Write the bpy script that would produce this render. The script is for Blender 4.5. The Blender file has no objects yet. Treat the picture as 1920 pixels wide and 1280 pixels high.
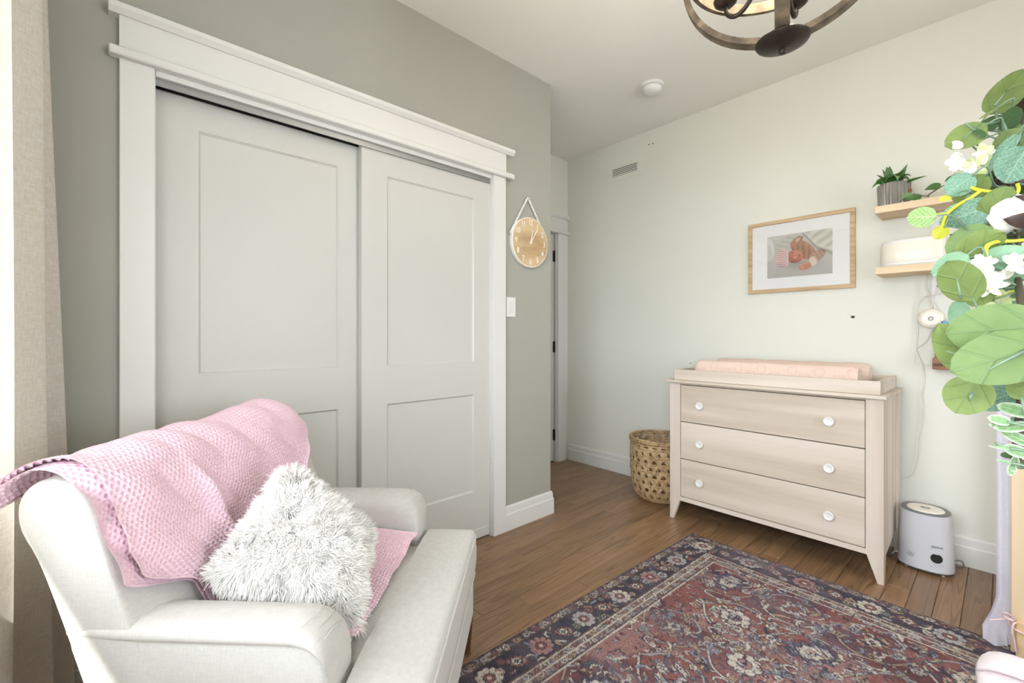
import bpy, bmesh, math, random
import numpy as np
from math import sin, cos, tan, pi, radians, atan2, sqrt, exp, floor
from mathutils import Vector, Matrix, Euler, Quaternion

# ------------------------------------------------------------------ camera, world, light, exposure
scene = bpy.context.scene
COL = scene.collection
FPX, HY, YAW, EYE = 838.0, 628.0, radians(47.8), 1.13     # focal length and horizon in 1920x1280 pixels
Fd = Vector((-sin(YAW), cos(YAW), 0)); Rd = Vector((cos(YAW), sin(YAW), 0))
cam_d = bpy.data.cameras.new('camera'); cam = bpy.data.objects.new('camera', cam_d); COL.objects.link(cam)
cam.location = (0, 0, EYE); cam.rotation_euler = (pi/2, 0, YAW)
cam_d.sensor_width = 36.0; cam_d.sensor_fit = 'HORIZONTAL'
cam_d.lens = 36.0*FPX/1920.0
cam_d.shift_y = -(640.0-HY)/1920.0
cam_d.clip_start = 0.02
scene.camera = cam
world = bpy.data.worlds.new('daylight'); scene.world = world; world.use_nodes = True
bgn = world.node_tree.nodes['Background']
bgn.inputs[0].default_value = (0.885, 0.925, 1.0, 1); bgn.inputs[1].default_value = 10.5
sun_d = bpy.data.lights.new('sun', 'SUN'); sun = bpy.data.objects.new('sun', sun_d); COL.objects.link(sun)
sun_d.energy = 34.0; sun_d.angle = radians(0.6); sun_d.color = (1, .96, .88)
SUN_DIR = Vector((-0.35, 0.476, -1.0)).normalized()          # travel direction of the sunlight
sun.rotation_euler = SUN_DIR.to_track_quat('-Z', 'Y').to_euler()
WIN = (-1.56, 0.75, 0.72, 2.08)                              # window opening x0 x1 z0 z1 in the wall behind the camera
por_d = bpy.data.lights.new('window_portal', 'AREA'); por = bpy.data.objects.new('window_portal', por_d); COL.objects.link(por)
por_d.shape = 'RECTANGLE'; por_d.size = WIN[1]-WIN[0]; por_d.size_y = WIN[3]-WIN[2]; por_d.cycles.is_portal = True
por.location = ((WIN[0]+WIN[1])/2, -0.40, (WIN[2]+WIN[3])/2); por.rotation_euler = (pi/2, 0, 0)
FILL_WIN = (0.85, 2.05, 0.85, 2.05)                              # unseen window added for fill light, y0 y1 z0 z1, in the right wall
p2_d = bpy.data.lights.new('window_portal', 'AREA'); p2 = bpy.data.objects.new('window_portal', p2_d); COL.objects.link(p2)  # portal of the added fill window
p2_d.shape = 'RECTANGLE'; p2_d.size = FILL_WIN[3]-FILL_WIN[2]; p2_d.size_y = FILL_WIN[1]-FILL_WIN[0]; p2_d.cycles.is_portal = True
p2.location = (2.0, (FILL_WIN[0]+FILL_WIN[1])/2, (FILL_WIN[2]+FILL_WIN[3])/2); p2.rotation_euler = (0, pi/2, 0)
vs = scene.view_settings
vs.view_transform = 'Standard'; vs.look = 'None'; vs.gamma = 1.0; vs.use_curve_mapping = False
vs.exposure = 0.36
BULB_W = 3.6

# ------------------------------------------------------------------ pixel helpers (1920x1280): direction only, depth from a plane
def ray(x, y):
    return Fd + Rd*((x-960)/FPX) + Vector((0, 0, (HY-y)/FPX))
def onz(x, y, z): d = ray(x, y); return Vector((0, 0, EYE)) + d*((z-EYE)/d.z)
def onx(x, y, X): d = ray(x, y); return Vector((0, 0, EYE)) + d*(X/d.x)
def ony(x, y, Y): d = ray(x, y); return Vector((0, 0, EYE)) + d*(Y/d.y)
def atd(x, y, dep): return Vector((0, 0, EYE)) + ray(x, y)*dep
def srgb(r, g, b):
    f = lambda c: (c/255/12.92) if c/255 <= 0.04045 else ((c/255+0.055)/1.055)**2.4
    return (f(r), f(g), f(b))

# ------------------------------------------------------------------ mesh builder
class MB:
    def __init__(s): s.v = []; s.f = []; s.m = []
    def add(s, vs, fs, mi=0):
        n = len(s.v); s.v += [tuple(p) for p in vs]; s.f += [tuple(i+n for i in f) for f in fs]; s.m += [mi]*len(fs); return s
    def box(s, x0, x1, y0, y1, z0, z1, b=0.0, mi=0):
        if b <= 0:
            vs = [(x, y, z) for z in (z0, z1) for y in (y0, y1) for x in (x0, x1)]
            return s.add(vs, [(0, 2, 3, 1), (4, 5, 7, 6), (0, 1, 5, 4), (2, 6, 7, 3), (0, 4, 6, 2), (1, 3, 7, 5)], mi)
        c = ((x0+x1)/2, (y0+y1)/2, (z0+z1)/2); h = ((x1-x0)/2, (y1-y0)/2, (z1-z0)/2)
        vs = []; idx = {}
        for sx in (-1, 1):
            for sy in (-1, 1):
                for sz in (-1, 1):
                    for a in range(3):
                        q = [h[0]-b, h[1]-b, h[2]-b]; q[a] += b
                        idx[(sx, sy, sz, a)] = len(vs)
                        vs.append((c[0]+sx*q[0], c[1]+sy*q[1], c[2]+sz*q[2]))
        fs = []
        def key(d, a): return idx[(d[0], d[1], d[2], a)]
        for a in range(3):
            o1, o2 = (a+1) % 3, (a+2) % 3
            for sg in (-1, 1):
                q = []
                for p1, p2 in ((-1, -1), (1, -1), (1, 1), (-1, 1)):
                    d = [0, 0, 0]; d[a] = sg; d[o1] = p1; d[o2] = p2; q.append(key(d, a))
                fs.append(tuple(q if sg > 0 else q[::-1]))
            for p1 in (-1, 1):
                for p2 in (-1, 1):
                    d0 = [0, 0, 0]; d1 = [0, 0, 0]
                    d0[a] = -1; d1[a] = 1
                    for d in (d0, d1): d[o1] = p1; d[o2] = p2
                    q = (key(d0, o1), key(d1, o1), key(d1, o2), key(d0, o2))
                    fs.append(q if p1*p2 < 0 else q[::-1])
        for sx in (-1, 1):
            for sy in (-1, 1):
                for sz in (-1, 1):
                    q = (idx[(sx, sy, sz, 0)], idx[(sx, sy, sz, 1)], idx[(sx, sy, sz, 2)])
                    fs.append(q if sx*sy*sz > 0 else q[::-1])
        return s.add(vs, fs, mi)
    def rings(s, rings, close=True, cap=True, mi=0):
        n = len(rings[0]); vs = [p for r in rings for p in r]; fs = []
        m = n if close else n-1
        for i in range(len(rings)-1):
            for j in range(m):
                k = (j+1) % n
                fs.append((i*n+j, i*n+k, (i+1)*n+k, (i+1)*n+j))
        if cap and close:
            fs.append(tuple(range(n))[::-1]); fs.append(tuple((len(rings)-1)*n+j for j in range(n)))
        return s.add(vs, fs, mi)
    def tube(s, pts, r, n=8, cap=True, mi=0, flat=1.0, closed=False):
        pts = [Vector(p) for p in pts]; N = len(pts); rs = []
        up = Vector((0.13, 0.21, 0.97)).normalized(); prev = None
        for i, p in enumerate(pts):
            if closed: t = (pts[(i+1) % N]-pts[i-1])
            else: t = (pts[min(i+1, N-1)]-pts[max(i-1, 0)])
            if t.length < 1e-9: t = Vector((0, 0, 1))
            t.normalize()
            if prev is None:
                a = t.cross(up);
                if a.length < 1e-3: a = t.cross(Vector((1, 0, 0)))
            else: a = prev - t*prev.dot(t)
            a.normalize(); prev = a; b = t.cross(a)
            rr = r[i] if hasattr(r, '__len__') else r
            rs.append([p + a*(cos(2*pi*k/n)*rr) + b*(sin(2*pi*k/n)*rr*flat) for k in range(n)])
        if closed: rs.append(rs[0]); cap = False
        return s.rings(rs, True, cap, mi)
    def lathe(s, prof, c=(0, 0, 0), n=24, sx=1.0, sy=1.0, mi=0, cap=True):
        c = Vector(c)
        rs = [[c+Vector((r*cos(2*pi*k/n)*sx, r*sin(2*pi*k/n)*sy, z)) for k in range(n)] for r, z in prof]
        return s.rings(rs, True, cap, mi)
    def grid(s, P, mi=0):
        a, b = len(P), len(P[0]); vs = [p for r in P for p in r]
        return s.add(vs, [(i*b+j, i*b+j+1, (i+1)*b+j+1, (i+1)*b+j) for i in range(a-1) for j in range(b-1)], mi)
    def prism(s, poly, axis, a0, a1, mi=0):
        def mk(p, a):
            return {'x': (a, p[0], p[1]), 'y': (p[0], a, p[1]), 'z': (p[0], p[1], a)}[axis]
        return s.rings([[mk(p, a0) for p in poly], [mk(p, a1) for p in poly]], True, True, mi)

ORG = {}
def set_tags(o, label=None, cat=None, group=None, kind=None):
    if label: o['label'] = label
    if cat: o['category'] = cat
    if group: o['group'] = group
    if kind: o['kind'] = kind
    return o
def thing(name, loc=(0, 0, 0), label=None, cat=None, group=None, kind=None, rz=0.0):
    o = bpy.data.objects.new(name, None); COL.objects.link(o)
    o.location = loc; o.rotation_euler = (0, 0, rz); o.empty_display_size = 0.05
    ORG[o.name] = Vector(loc) if rz == 0 else Vector((0, 0, 0))
    return set_tags(o, label, cat, group, kind)
def link(name, me, mats, parent=None, smooth=False, org=None):
    o = bpy.data.objects.new(name, me); COL.objects.link(o)
    for m in (mats if isinstance(mats, (list, tuple)) else [mats]): me.materials.append(m)
    if smooth:
        me.polygons.foreach_set('use_smooth', [True]*len(me.polygons))
        if smooth is not True: me.set_sharp_from_angle(angle=radians(smooth))
    if parent: o.parent = parent
    return o
def obj(name, mb, mats, parent=None, smooth=False, fix=True, **tags):
    """mesh given in world coordinates (or in the parent's local ones when the parent is rotated)"""
    me = bpy.data.meshes.new(name)
    off = ORG.get(parent.name, Vector()) if parent else Vector()
    if parent is None:
        xs = [p[0] for p in mb.v]; ys = [p[1] for p in mb.v]; zs = [p[2] for p in mb.v]
        off = Vector(((min(xs)+max(xs))/2, (min(ys)+max(ys))/2, min(zs)))
    me.from_pydata([(p[0]-off[0], p[1]-off[1], p[2]-off[2]) for p in mb.v], [], mb.f)
    if any(mb.m): me.polygons.foreach_set('material_index', mb.m)
    if fix:
        bm = bmesh.new(); bm.from_mesh(me); bmesh.ops.recalc_face_normals(bm, faces=bm.faces); bm.to_mesh(me); bm.free()
    me.update()
    o = link(name, me, mats, parent, smooth)
    ORG[o.name] = off
    if parent is None: o.location = off
    return set_tags(o, **tags)
def np_grid(name, P, mat, parent=None, col=None, uv=None, smooth=True, closed=False):
    """P: (a,b,3) array -> grid mesh; col (a,b,3) linear colour attribute; uv (a,b,2)"""
    a, b = P.shape[:2]; me = bpy.data.meshes.new(name)
    off = ORG.get(parent.name, Vector()) if parent else Vector()
    V = (P.reshape(-1, 3)-np.array(off)).astype(np.float32)
    i, j = np.meshgrid(np.arange(a-1), np.arange(b-1), indexing='ij')
    q = np.stack([i*b+j, i*b+j+1, (i+1)*b+j+1, (i+1)*b+j], -1).reshape(-1, 4).astype(np.int32)
    me.vertices.add(len(V)); me.vertices.foreach_set('co', V.ravel())
    me.loops.add(q.size); me.loops.foreach_set('vertex_index', q.ravel())
    me.polygons.add(len(q)); me.polygons.foreach_set('loop_start', np.arange(0, q.size, 4, dtype=np.int32))
    me.polygons.foreach_set('loop_total', np.full(len(q), 4, dtype=np.int32))
    me.update(calc_edges=True)
    if col is not None:
        at = me.color_attributes.new('Col', 'FLOAT_COLOR', 'POINT')
        at.data.foreach_set('color', np.concatenate([col.reshape(-1, 3), np.ones((a*b, 1))], 1).astype(np.float32).ravel())
    if uv is not None:
        l = me.uv_layers.new(name='UVMap'); l.data.foreach_set('uv', uv.reshape(-1, 2)[q.ravel()].astype(np.float32).ravel())
    o = link(name, me, mat, parent, smooth); ORG[o.name] = off
    return o
def tris_mesh(name, V, Fc, mat, parent=None, smooth=False):
    me = bpy.data.meshes.new(name); off = ORG.get(parent.name, Vector()) if parent else Vector()
    V = (V-np.array(off)).astype(np.float32); Fc = Fc.astype(np.int32)
    me.vertices.add(len(V)); me.vertices.foreach_set('co', V.ravel())
    me.loops.add(Fc.size); me.loops.foreach_set('vertex_index', Fc.ravel())
    me.polygons.add(len(Fc)); me.polygons.foreach_set('loop_start', np.arange(0, Fc.size, 3, dtype=np.int32))
    me.polygons.foreach_set('loop_total', np.full(len(Fc), 3, dtype=np.int32)); me.update(calc_edges=True)
    o = link(name, me, mat, parent, smooth); ORG[o.name] = off
    return o
def text_mesh(txt, size, depth, M, align='CENTER', sx=1.0):
    c = bpy.data.curves.new('txt', 'FONT'); c.body = txt; c.size = size; c.extrude = depth; c.align_x = align; c.align_y = 'CENTER'
    c.resolution_u = 3
    t = bpy.data.objects.new('txt', c); COL.objects.link(t)
    dg = bpy.context.evaluated_depsgraph_get()
    me = bpy.data.meshes.new_from_object(t.evaluated_get(dg))
    mb = MB(); mb.add([M @ Vector((v.co.x*sx, v.co.y, v.co.z)) for v in me.vertices], [tuple(p.vertices) for p in me.polygons])
    bpy.data.objects.remove(t); bpy.data.meshes.remove(me); bpy.data.curves.remove(c)
    return mb
def smooth_path(pts, n=6):
    pts = [Vector(p) for p in pts]; out = []
    for i in range(len(pts)-1):
        p0 = pts[max(i-1, 0)]; p1 = pts[i]; p2 = pts[i+1]; p3 = pts[min(i+2, len(pts)-1)]
        for k in range(n):
            t = k/n
            out.append(0.5*((2*p1)+(p2-p0)*t+(2*p0-5*p1+4*p2-p3)*t*t+(3*p1-p0-3*p2+p3)*t**3))
    out.append(pts[-1]); return out
def sstep(a, b, x):
    t = np.clip((x-a)/(b-a), 0, 1); return t*t*(3-2*t)
def vnoise(x, y, seed=0):
    """smooth value noise on numpy arrays"""
    rng = np.random.RandomState(seed); T = rng.rand(64, 64)
    xi = np.floor(x).astype(int); yi = np.floor(y).astype(int); fx = x-xi; fy = y-yi
    fx = fx*fx*(3-2*fx); fy = fy*fy*(3-2*fy)
    g = lambda a, b: T[a % 64, b % 64]
    return (g(xi, yi)*(1-fx)+g(xi+1, yi)*fx)*(1-fy)+(g(xi, yi+1)*(1-fx)+g(xi+1, yi+1)*fx)*fy

# ------------------------------------------------------------------ materials
def base_mat(name):
    m = bpy.data.materials.new(name); m.use_nodes = True; nt = m.node_tree
    return m, nt, nt.nodes['Principled BSDF']
def N(nt, t, **kw):
    n = nt.nodes.new(t)
    for k, v in kw.items(): setattr(n, k, v)
    return n
def plain(name, c, rough=0.6, metal=0.0, spec=0.5, var=0.04, vscale=6.0, bump=0.0, bscale=200.0, coat=0.0, sheen=0.0):
    m, nt, b = base_mat(name)
    b.inputs['Roughness'].default_value = rough; b.inputs['Metallic'].default_value = metal
    b.inputs['Specular IOR Level'].default_value = spec; b.inputs['Coat Weight'].default_value = coat
    b.inputs['Sheen Weight'].default_value = sheen
    tc = N(nt, 'ShaderNodeTexCoord'); ns = N(nt, 'ShaderNodeTexNoise'); ns.inputs['Scale'].default_value = vscale; ns.inputs['Detail'].default_value = 3
    nt.links.new(tc.outputs['Object'], ns.inputs['Vector'])
    rp = N(nt, 'ShaderNodeValToRGB'); e = rp.color_ramp.elements
    e[0].position = 0.3; e[1].position = 0.7
    e[0].color = tuple(x*(1-var) for x in c)+(1,); e[1].color = tuple(min(1, x*(1+var)) for x in c)+(1,)
    nt.links.new(ns.outputs['Fac'], rp.inputs[0]); nt.links.new(rp.outputs[0], b.inputs['Base Color'])
    if bump > 0:
        n2 = N(nt, 'ShaderNodeTexNoise'); n2.inputs['Scale'].default_value = bscale; n2.inputs['Detail'].default_value = 2
        nt.links.new(tc.outputs['Object'], n2.inputs['Vector'])
        bp = N(nt, 'ShaderNodeBump'); bp.inputs['Strength'].default_value = bump; bp.inputs['Distance'].default_value = 0.002
        nt.links.new(n2.outputs['Fac'], bp.inputs['Height']); nt.links.new(bp.outputs[0], b.inputs['Normal'])
    return m
def wood(name, cols, grain=(2.0, 40.0, 40.0), rough=0.5, ring=0.5, rnd=0.0, bump=0.05, spec=0.4, wscale=1.0, wdist=6.0, rndval=0.0, lines=0.0):
    """cols dark, mid, light; grain = scale along x,y,z of the object space"""
    m, nt, b = base_mat(name); b.inputs['Roughness'].default_value = rough; b.inputs['Specular IOR Level'].default_value = spec
    tc = N(nt, 'ShaderNodeTexCoord'); oi = N(nt, 'ShaderNodeObjectInfo')
    add = N(nt, 'ShaderNodeVectorMath', operation='ADD'); sc = N(nt, 'ShaderNodeVectorMath', operation='SCALE')
    cb = N(nt, 'ShaderNodeCombineXYZ')
    for i in range(3): nt.links.new(oi.outputs['Random'], cb.inputs[i])
    nt.links.new(cb.outputs[0], sc.inputs[0]); sc.inputs['Scale'].default_value = rnd
    nt.links.new(tc.outputs['Object'], add.inputs[0]); nt.links.new(sc.outputs[0], add.inputs[1])
    mp = N(nt, 'ShaderNodeMapping'); mp.inputs['Scale'].default_value = grain
    nt.links.new(add.outputs[0], mp.inputs['Vector'])
    n1 = N(nt, 'ShaderNodeTexNoise'); n1.inputs['Scale'].default_value = 1.0; n1.inputs['Detail'].default_value = 6; n1.inputs['Roughness'].default_value = 0.65
    nt.links.new(mp.outputs[0], n1.inputs['Vector'])
    mp2 = N(nt, 'ShaderNodeMapping'); mp2.inputs['Scale'].default_value = tuple(g*0.22*wscale for g in grain)
    nt.links.new(add.outputs[0], mp2.inputs['Vector'])
    n2 = N(nt, 'ShaderNodeTexNoise'); n2.inputs['Scale'].default_value = 1.0; n2.inputs['Detail'].default_value = 1.5
    nt.links.new(mp2.outputs[0], n2.inputs['Vector'])
    mul = N(nt, 'ShaderNodeMath', operation='MULTIPLY'); mul.inputs[1].default_value = wdist*6.28
    nt.links.new(n2.outputs['Fac'], mul.inputs[0])
    sn = N(nt, 'ShaderNodeMath', operation='SINE'); nt.links.new(mul.outputs[0], sn.inputs[0])
    mr = N(nt, 'ShaderNodeMapRange'); mr.inputs[1].default_value = -1; mr.inputs[2].default_value = 1
    nt.links.new(sn.outputs[0], mr.inputs[0])
    mix = N(nt, 'ShaderNodeMix'); mix.data_type = 'FLOAT'; mix.inputs[0].default_value = ring
    nt.links.new(n1.outputs['Fac'], mix.inputs[2]); nt.links.new(mr.outputs[0], mix.inputs[3])
    rp = N(nt, 'ShaderNodeValToRGB'); e = rp.color_ramp.elements
    e[0].position = 0.22; e[1].position = 0.8; e[0].color = cols[0]+(1,); e[1].color = cols[2]+(1,)
    k = e.new(0.5); k.color = cols[1]+(1,)
    nt.links.new(mix.outputs[0], rp.inputs[0])
    colout = rp.outputs[0]
    if lines > 0:
        pw = N(nt, 'ShaderNodeMath', operation='POWER'); pw.inputs[1].default_value = 7.0; nt.links.new(mr.outputs[0], pw.inputs[0])
        n3 = N(nt, 'ShaderNodeTexNoise'); n3.inputs['Scale'].default_value = 3.0; n3.inputs['Detail'].default_value = 4; nt.links.new(mp.outputs[0], n3.inputs['Vector'])
        ml = N(nt, 'ShaderNodeMath', operation='MULTIPLY'); nt.links.new(pw.outputs[0], ml.inputs[0]); nt.links.new(n3.outputs['Fac'], ml.inputs[1])
        m3 = N(nt, 'ShaderNodeMath', operation='MULTIPLY'); m3.inputs[1].default_value = lines*2; nt.links.new(ml.outputs[0], m3.inputs[0]); m3.use_clamp = True
        mc_ = N(nt, 'ShaderNodeMix'); mc_.data_type = 'RGBA'; nt.links.new(m3.outputs[0], mc_.inputs[0]); nt.links.new(colout, mc_.inputs[6]); mc_.inputs[7].default_value = tuple(x*.45 for x in cols[0])+(1,)
        colout = mc_.outputs[2]
    hs = N(nt, 'ShaderNodeHueSaturation'); nt.links.new(colout, hs.inputs['Color'])
    if rndval > 0:
        m2 = N(nt, 'ShaderNodeMapRange'); m2.inputs[3].default_value = 1-rndval; m2.inputs[4].default_value = 1+rndval
        nt.links.new(oi.outputs['Random'], m2.inputs[0]); nt.links.new(m2.outputs[0], hs.inputs['Value'])
    nt.links.new(hs.outputs[0], b.inputs['Base Color'])
    bp = N(nt, 'ShaderNodeBump'); bp.inputs['Strength'].default_value = bump; bp.inputs['Distance'].default_value = 0.002
    nt.links.new(mix.outputs[0], bp.inputs['Height']); nt.links.new(bp.outputs[0], b.inputs['Normal'])
    return m
def weave(name, c1, c2, scale=900.0, rough=0.9, bump=0.25, slub=0.0, sheen=0.2, coords='Object', trans=0.0):
    m, nt, b = base_mat(name); b.inputs['Roughness'].default_value = rough; b.inputs['Specular IOR Level'].default_value = 0.15
    b.inputs['Sheen Weight'].default_value = sheen
    tc = N(nt, 'ShaderNodeTexCoord')
    hs = []
    for ax in (((scale*0.12, scale*0.12, scale)), ((scale, scale, scale*0.12))):
        mp = N(nt, 'ShaderNodeMapping'); mp.inputs['Scale'].default_value = ax
        nt.links.new(tc.outputs[coords], mp.inputs['Vector'])
        n = N(nt, 'ShaderNodeTexNoise'); n.inputs['Scale'].default_value = 0.4; n.inputs['Detail'].default_value = 3
        nt.links.new(mp.outputs[0], n.inputs['Vector']); hs.append(n)
    mx = N(nt, 'ShaderNodeMath', operation='ADD'); nt.links.new(hs[0].outputs['Fac'], mx.inputs[0]); nt.links.new(hs[1].outputs['Fac'], mx.inputs[1])
    hf = N(nt, 'ShaderNodeMath', operation='MULTIPLY'); hf.inputs[1].default_value = 0.5; nt.links.new(mx.outputs[0], hf.inputs[0])
    rp = N(nt, 'ShaderNodeValToRGB'); e = rp.color_ramp.elements; e[0].position = 0.36; e[1].position = 0.64
    e[0].color = c1+(1,); e[1].color = c2+(1,)
    nt.links.new(hf.outputs[0], rp.inputs[0]); nt.links.new(rp.outputs[0], b.inputs['Base Color'])
    bp = N(nt, 'ShaderNodeBump'); bp.inputs['Strength'].default_value = bump; bp.inputs['Distance'].default_value = 0.001
    nt.links.new(hf.outputs[0], bp.inputs['Height']); nt.links.new(bp.outputs[0], b.inputs['Normal'])
    if trans > 0:
        out = nt.nodes['Material Output']; tr = N(nt, 'ShaderNodeBsdfTranslucent'); mxs = N(nt, 'ShaderNodeMixShader'); mxs.inputs[0].default_value = trans
        nt.links.new(rp.outputs[0], tr.inputs[0]); nt.links.new(b.outputs[0], mxs.inputs[1]); nt.links.new(tr.outputs[0], mxs.inputs[2]); nt.links.new(mxs.outputs[0], out.inputs[0])
    return m
def attr_mat(name, rough=0.9, bump=0.0, bscale=(300, 300, 300), spec=0.2, coat=0.0):
    m, nt, b = base_mat(name); b.inputs['Roughness'].default_value = rough; b.inputs['Specular IOR Level'].default_value = spec
    a = N(nt, 'ShaderNodeVertexColor'); a.layer_name = 'Col'
    tc = N(nt, 'ShaderNodeTexCoord'); mp = N(nt, 'ShaderNodeMapping'); mp.inputs['Scale'].default_value = bscale
    nt.links.new(tc.outputs['Object'], mp.inputs['Vector'])
    n = N(nt, 'ShaderNodeTexNoise'); n.inputs['Scale'].default_value = 1.0; n.inputs['Detail'].default_value = 2
    nt.links.new(mp.outputs[0], n.inputs['Vector'])
    if bump > 0:
        mr = N(nt, 'ShaderNodeMapRange'); mr.inputs[1].default_value = .25; mr.inputs[2].default_value = .75; mr.inputs[3].default_value = 0.62; mr.inputs[4].default_value = 1.3
        nt.links.new(n.outputs['Fac'], mr.inputs[0])
        sc = N(nt, 'ShaderNodeVectorMath', operation='SCALE'); nt.links.new(a.outputs[0], sc.inputs[0]); nt.links.new(mr.outputs[0], sc.inputs['Scale'])
        nt.links.new(sc.outputs[0], b.inputs['Base Color'])
        bp = N(nt, 'ShaderNodeBump'); bp.inputs['Strength'].default_value = bump; bp.inputs['Distance'].default_value = 0.002
        nt.links.new(n.outputs['Fac'], bp.inputs['Height']); nt.links.new(bp.outputs[0], b.inputs['Normal'])
    else: nt.links.new(a.outputs[0], b.inputs['Base Color'])
    return m
def leaf_mat(name, c1, c2, vein, rough=0.5, nveins=9, vstr=0.5, trans=0.25, edge=None, fine=0.0):
    """leaf with a midrib and side veins drawn from the leaf's own object coordinates (x across -.5...5, y along 0..1)"""
    m, nt, b = base_mat(name); b.inputs['Roughness'].default_value = rough; b.inputs['Specular IOR Level'].default_value = 0.35
    tc = N(nt, 'ShaderNodeTexCoord'); sp = N(nt, 'ShaderNodeSeparateXYZ'); nt.links.new(tc.outputs['Object'], sp.inputs[0])
    oi = N(nt, 'ShaderNodeObjectInfo')
    ns = N(nt, 'ShaderNodeTexNoise'); ns.inputs['Scale'].default_value = 4.0; ns.inputs['Detail'].default_value = 5
    nt.links.new(tc.outputs['Object'], ns.inputs['Vector'])
    ab = N(nt, 'ShaderNodeMath', operation='ABSOLUTE'); nt.links.new(sp.outputs[0], ab.inputs[0])
    # side veins: frac-like wave of (y - |x|)
    sub = N(nt, 'ShaderNodeMath', operation='SUBTRACT'); nt.links.new(sp.outputs[1], sub.inputs[0]); nt.links.new(ab.outputs[0], sub.inputs[1])
    mu = N(nt, 'ShaderNodeMath', operation='MULTIPLY'); mu.inputs[1].default_value = nveins*6.28/1.3; nt.links.new(sub.outputs[0], mu.inputs[0])
    sn = N(nt, 'ShaderNodeMath', operation='SINE'); nt.links.new(mu.outputs[0], sn.inputs[0])
    vr = N(nt, 'ShaderNodeMapRange'); vr.inputs[1].default_value = 0.86; vr.inputs[2].default_value = 1.0; nt.links.new(sn.outputs[0], vr.inputs[0])
    mid = N(nt, 'ShaderNodeMapRange'); mid.inputs[1].default_value = 0.02; mid.inputs[2].default_value = 0.008; nt.links.new(ab.outputs[0], mid.inputs[0])
    mxv = N(nt, 'ShaderNodeMath', operation='MAXIMUM'); nt.links.new(vr.outputs[0], mxv.inputs[0]); nt.links.new(mid.outputs[0], mxv.inputs[1])
    vs_ = N(nt, 'ShaderNodeMath', operation='MULTIPLY'); vs_.inputs[1].default_value = vstr; nt.links.new(mxv.outputs[0], vs_.inputs[0])
    rp = N(nt, 'ShaderNodeMix'); rp.data_type = 'RGBA'; rp.inputs[6].default_value = c1+(1,); rp.inputs[7].default_value = c2+(1,)
    nt.links.new(ns.outputs['Fac'], rp.inputs[0])
    last = rp.outputs[2]
    if fine > 0:
        vo = N(nt, 'ShaderNodeTexVoronoi'); vo.feature = 'DISTANCE_TO_EDGE'; vo.inputs['Scale'].default_value = 14.0
        nt.links.new(tc.outputs['Object'], vo.inputs['Vector'])
        v2 = N(nt, 'ShaderNodeMapRange'); v2.inputs[1].default_value = 0.09; v2.inputs[2].default_value = 0.0; v2.inputs[4].default_value = fine
        nt.links.new(vo.outputs['Distance'], v2.inputs[0])
        mf = N(nt, 'ShaderNodeMix'); mf.data_type = 'RGBA'; nt.links.new(v2.outputs[0], mf.inputs[0]); nt.links.new(last, mf.inputs[6]); mf.inputs[7].default_value = vein+(1,)
        last = mf.outputs[2]
    mv = N(nt, 'ShaderNodeMix'); mv.data_type = 'RGBA'; nt.links.new(vs_.outputs[0], mv.inputs[0]); nt.links.new(last, mv.inputs[6]); mv.inputs[7].default_value = vein+(1,)
    last = mv.outputs[2]
    if edge:
        a2 = N(nt, 'ShaderNodeAttribute'); a2.attribute_name = 'rim'
        me_ = N(nt, 'ShaderNodeMix'); me_.data_type = 'RGBA'; nt.links.new(a2.outputs['Fac'], me_.inputs[0]); nt.links.new(last, me_.inputs[6]); me_.inputs[7].default_value = edge+(1,)
        last = me_.outputs[2]
    hs = N(nt, 'ShaderNodeHueSaturation'); mr = N(nt, 'ShaderNodeMapRange'); mr.inputs[3].default_value = 0.85; mr.inputs[4].default_value = 1.15
    nt.links.new(oi.outputs['Random'], mr.inputs[0]); nt.links.new(mr.outputs[0], hs.inputs['Value']); nt.links.new(last, hs.inputs['Color'])
    nt.links.new(hs.outputs[0], b.inputs['Base Color'])
    if trans > 0:
        out = nt.nodes['Material Output']; tr = N(nt, 'ShaderNodeBsdfTranslucent'); mxs = N(nt, 'ShaderNodeMixShader'); mxs.inputs[0].default_value = trans
        nt.links.new(hs.outputs[0], tr.inputs[0]); nt.links.new(b.outputs[0], mxs.inputs[1]); nt.links.new(tr.outputs[0], mxs.inputs[2]); nt.links.new(mxs.outputs[0], out.inputs[0])
    bp = N(nt, 'ShaderNodeBump'); bp.inputs['Strength'].default_value = 0.3; bp.inputs['Distance'].default_value = 0.01
    nt.links.new(mxv.outputs[0], bp.inputs['Height']); nt.links.new(bp.outputs[0], b.inputs['Normal'])
    return m
def sheer(name, c, alpha=0.6, trans=0.4, rough=0.9):
    m, nt, b = base_mat(name); out = nt.nodes['Material Output']
    nt.nodes.remove(b)
    d = N(nt, 'ShaderNodeBsdfDiffuse'); d.inputs[0].default_value = c+(1,); t = N(nt, 'ShaderNodeBsdfTranslucent'); t.inputs[0].default_value = c+(1,)
    tp = N(nt, 'ShaderNodeBsdfTransparent'); m1 = N(nt, 'ShaderNodeMixShader'); m1.inputs[0].default_value = trans; m2 = N(nt, 'ShaderNodeMixShader')
    tc = N(nt, 'ShaderNodeTexCoord'); n = N(nt, 'ShaderNodeTexNoise'); n.inputs['Scale'].default_value = 400.0; nt.links.new(tc.outputs['Object'], n.inputs['Vector'])
    mr = N(nt, 'ShaderNodeMapRange'); mr.inputs[3].default_value = alpha-0.15; mr.inputs[4].default_value = alpha+0.15; nt.links.new(n.outputs['Fac'], mr.inputs[0]); nt.links.new(mr.outputs[0], m2.inputs[0])
    nt.links.new(d.outputs[0], m1.inputs[1]); nt.links.new(t.outputs[0], m1.inputs[2]); nt.links.new(tp.outputs[0], m2.inputs[1]); nt.links.new(m1.outputs[0], m2.inputs[2]); nt.links.new(m2.outputs[0], out.inputs[0])
    return m
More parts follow.
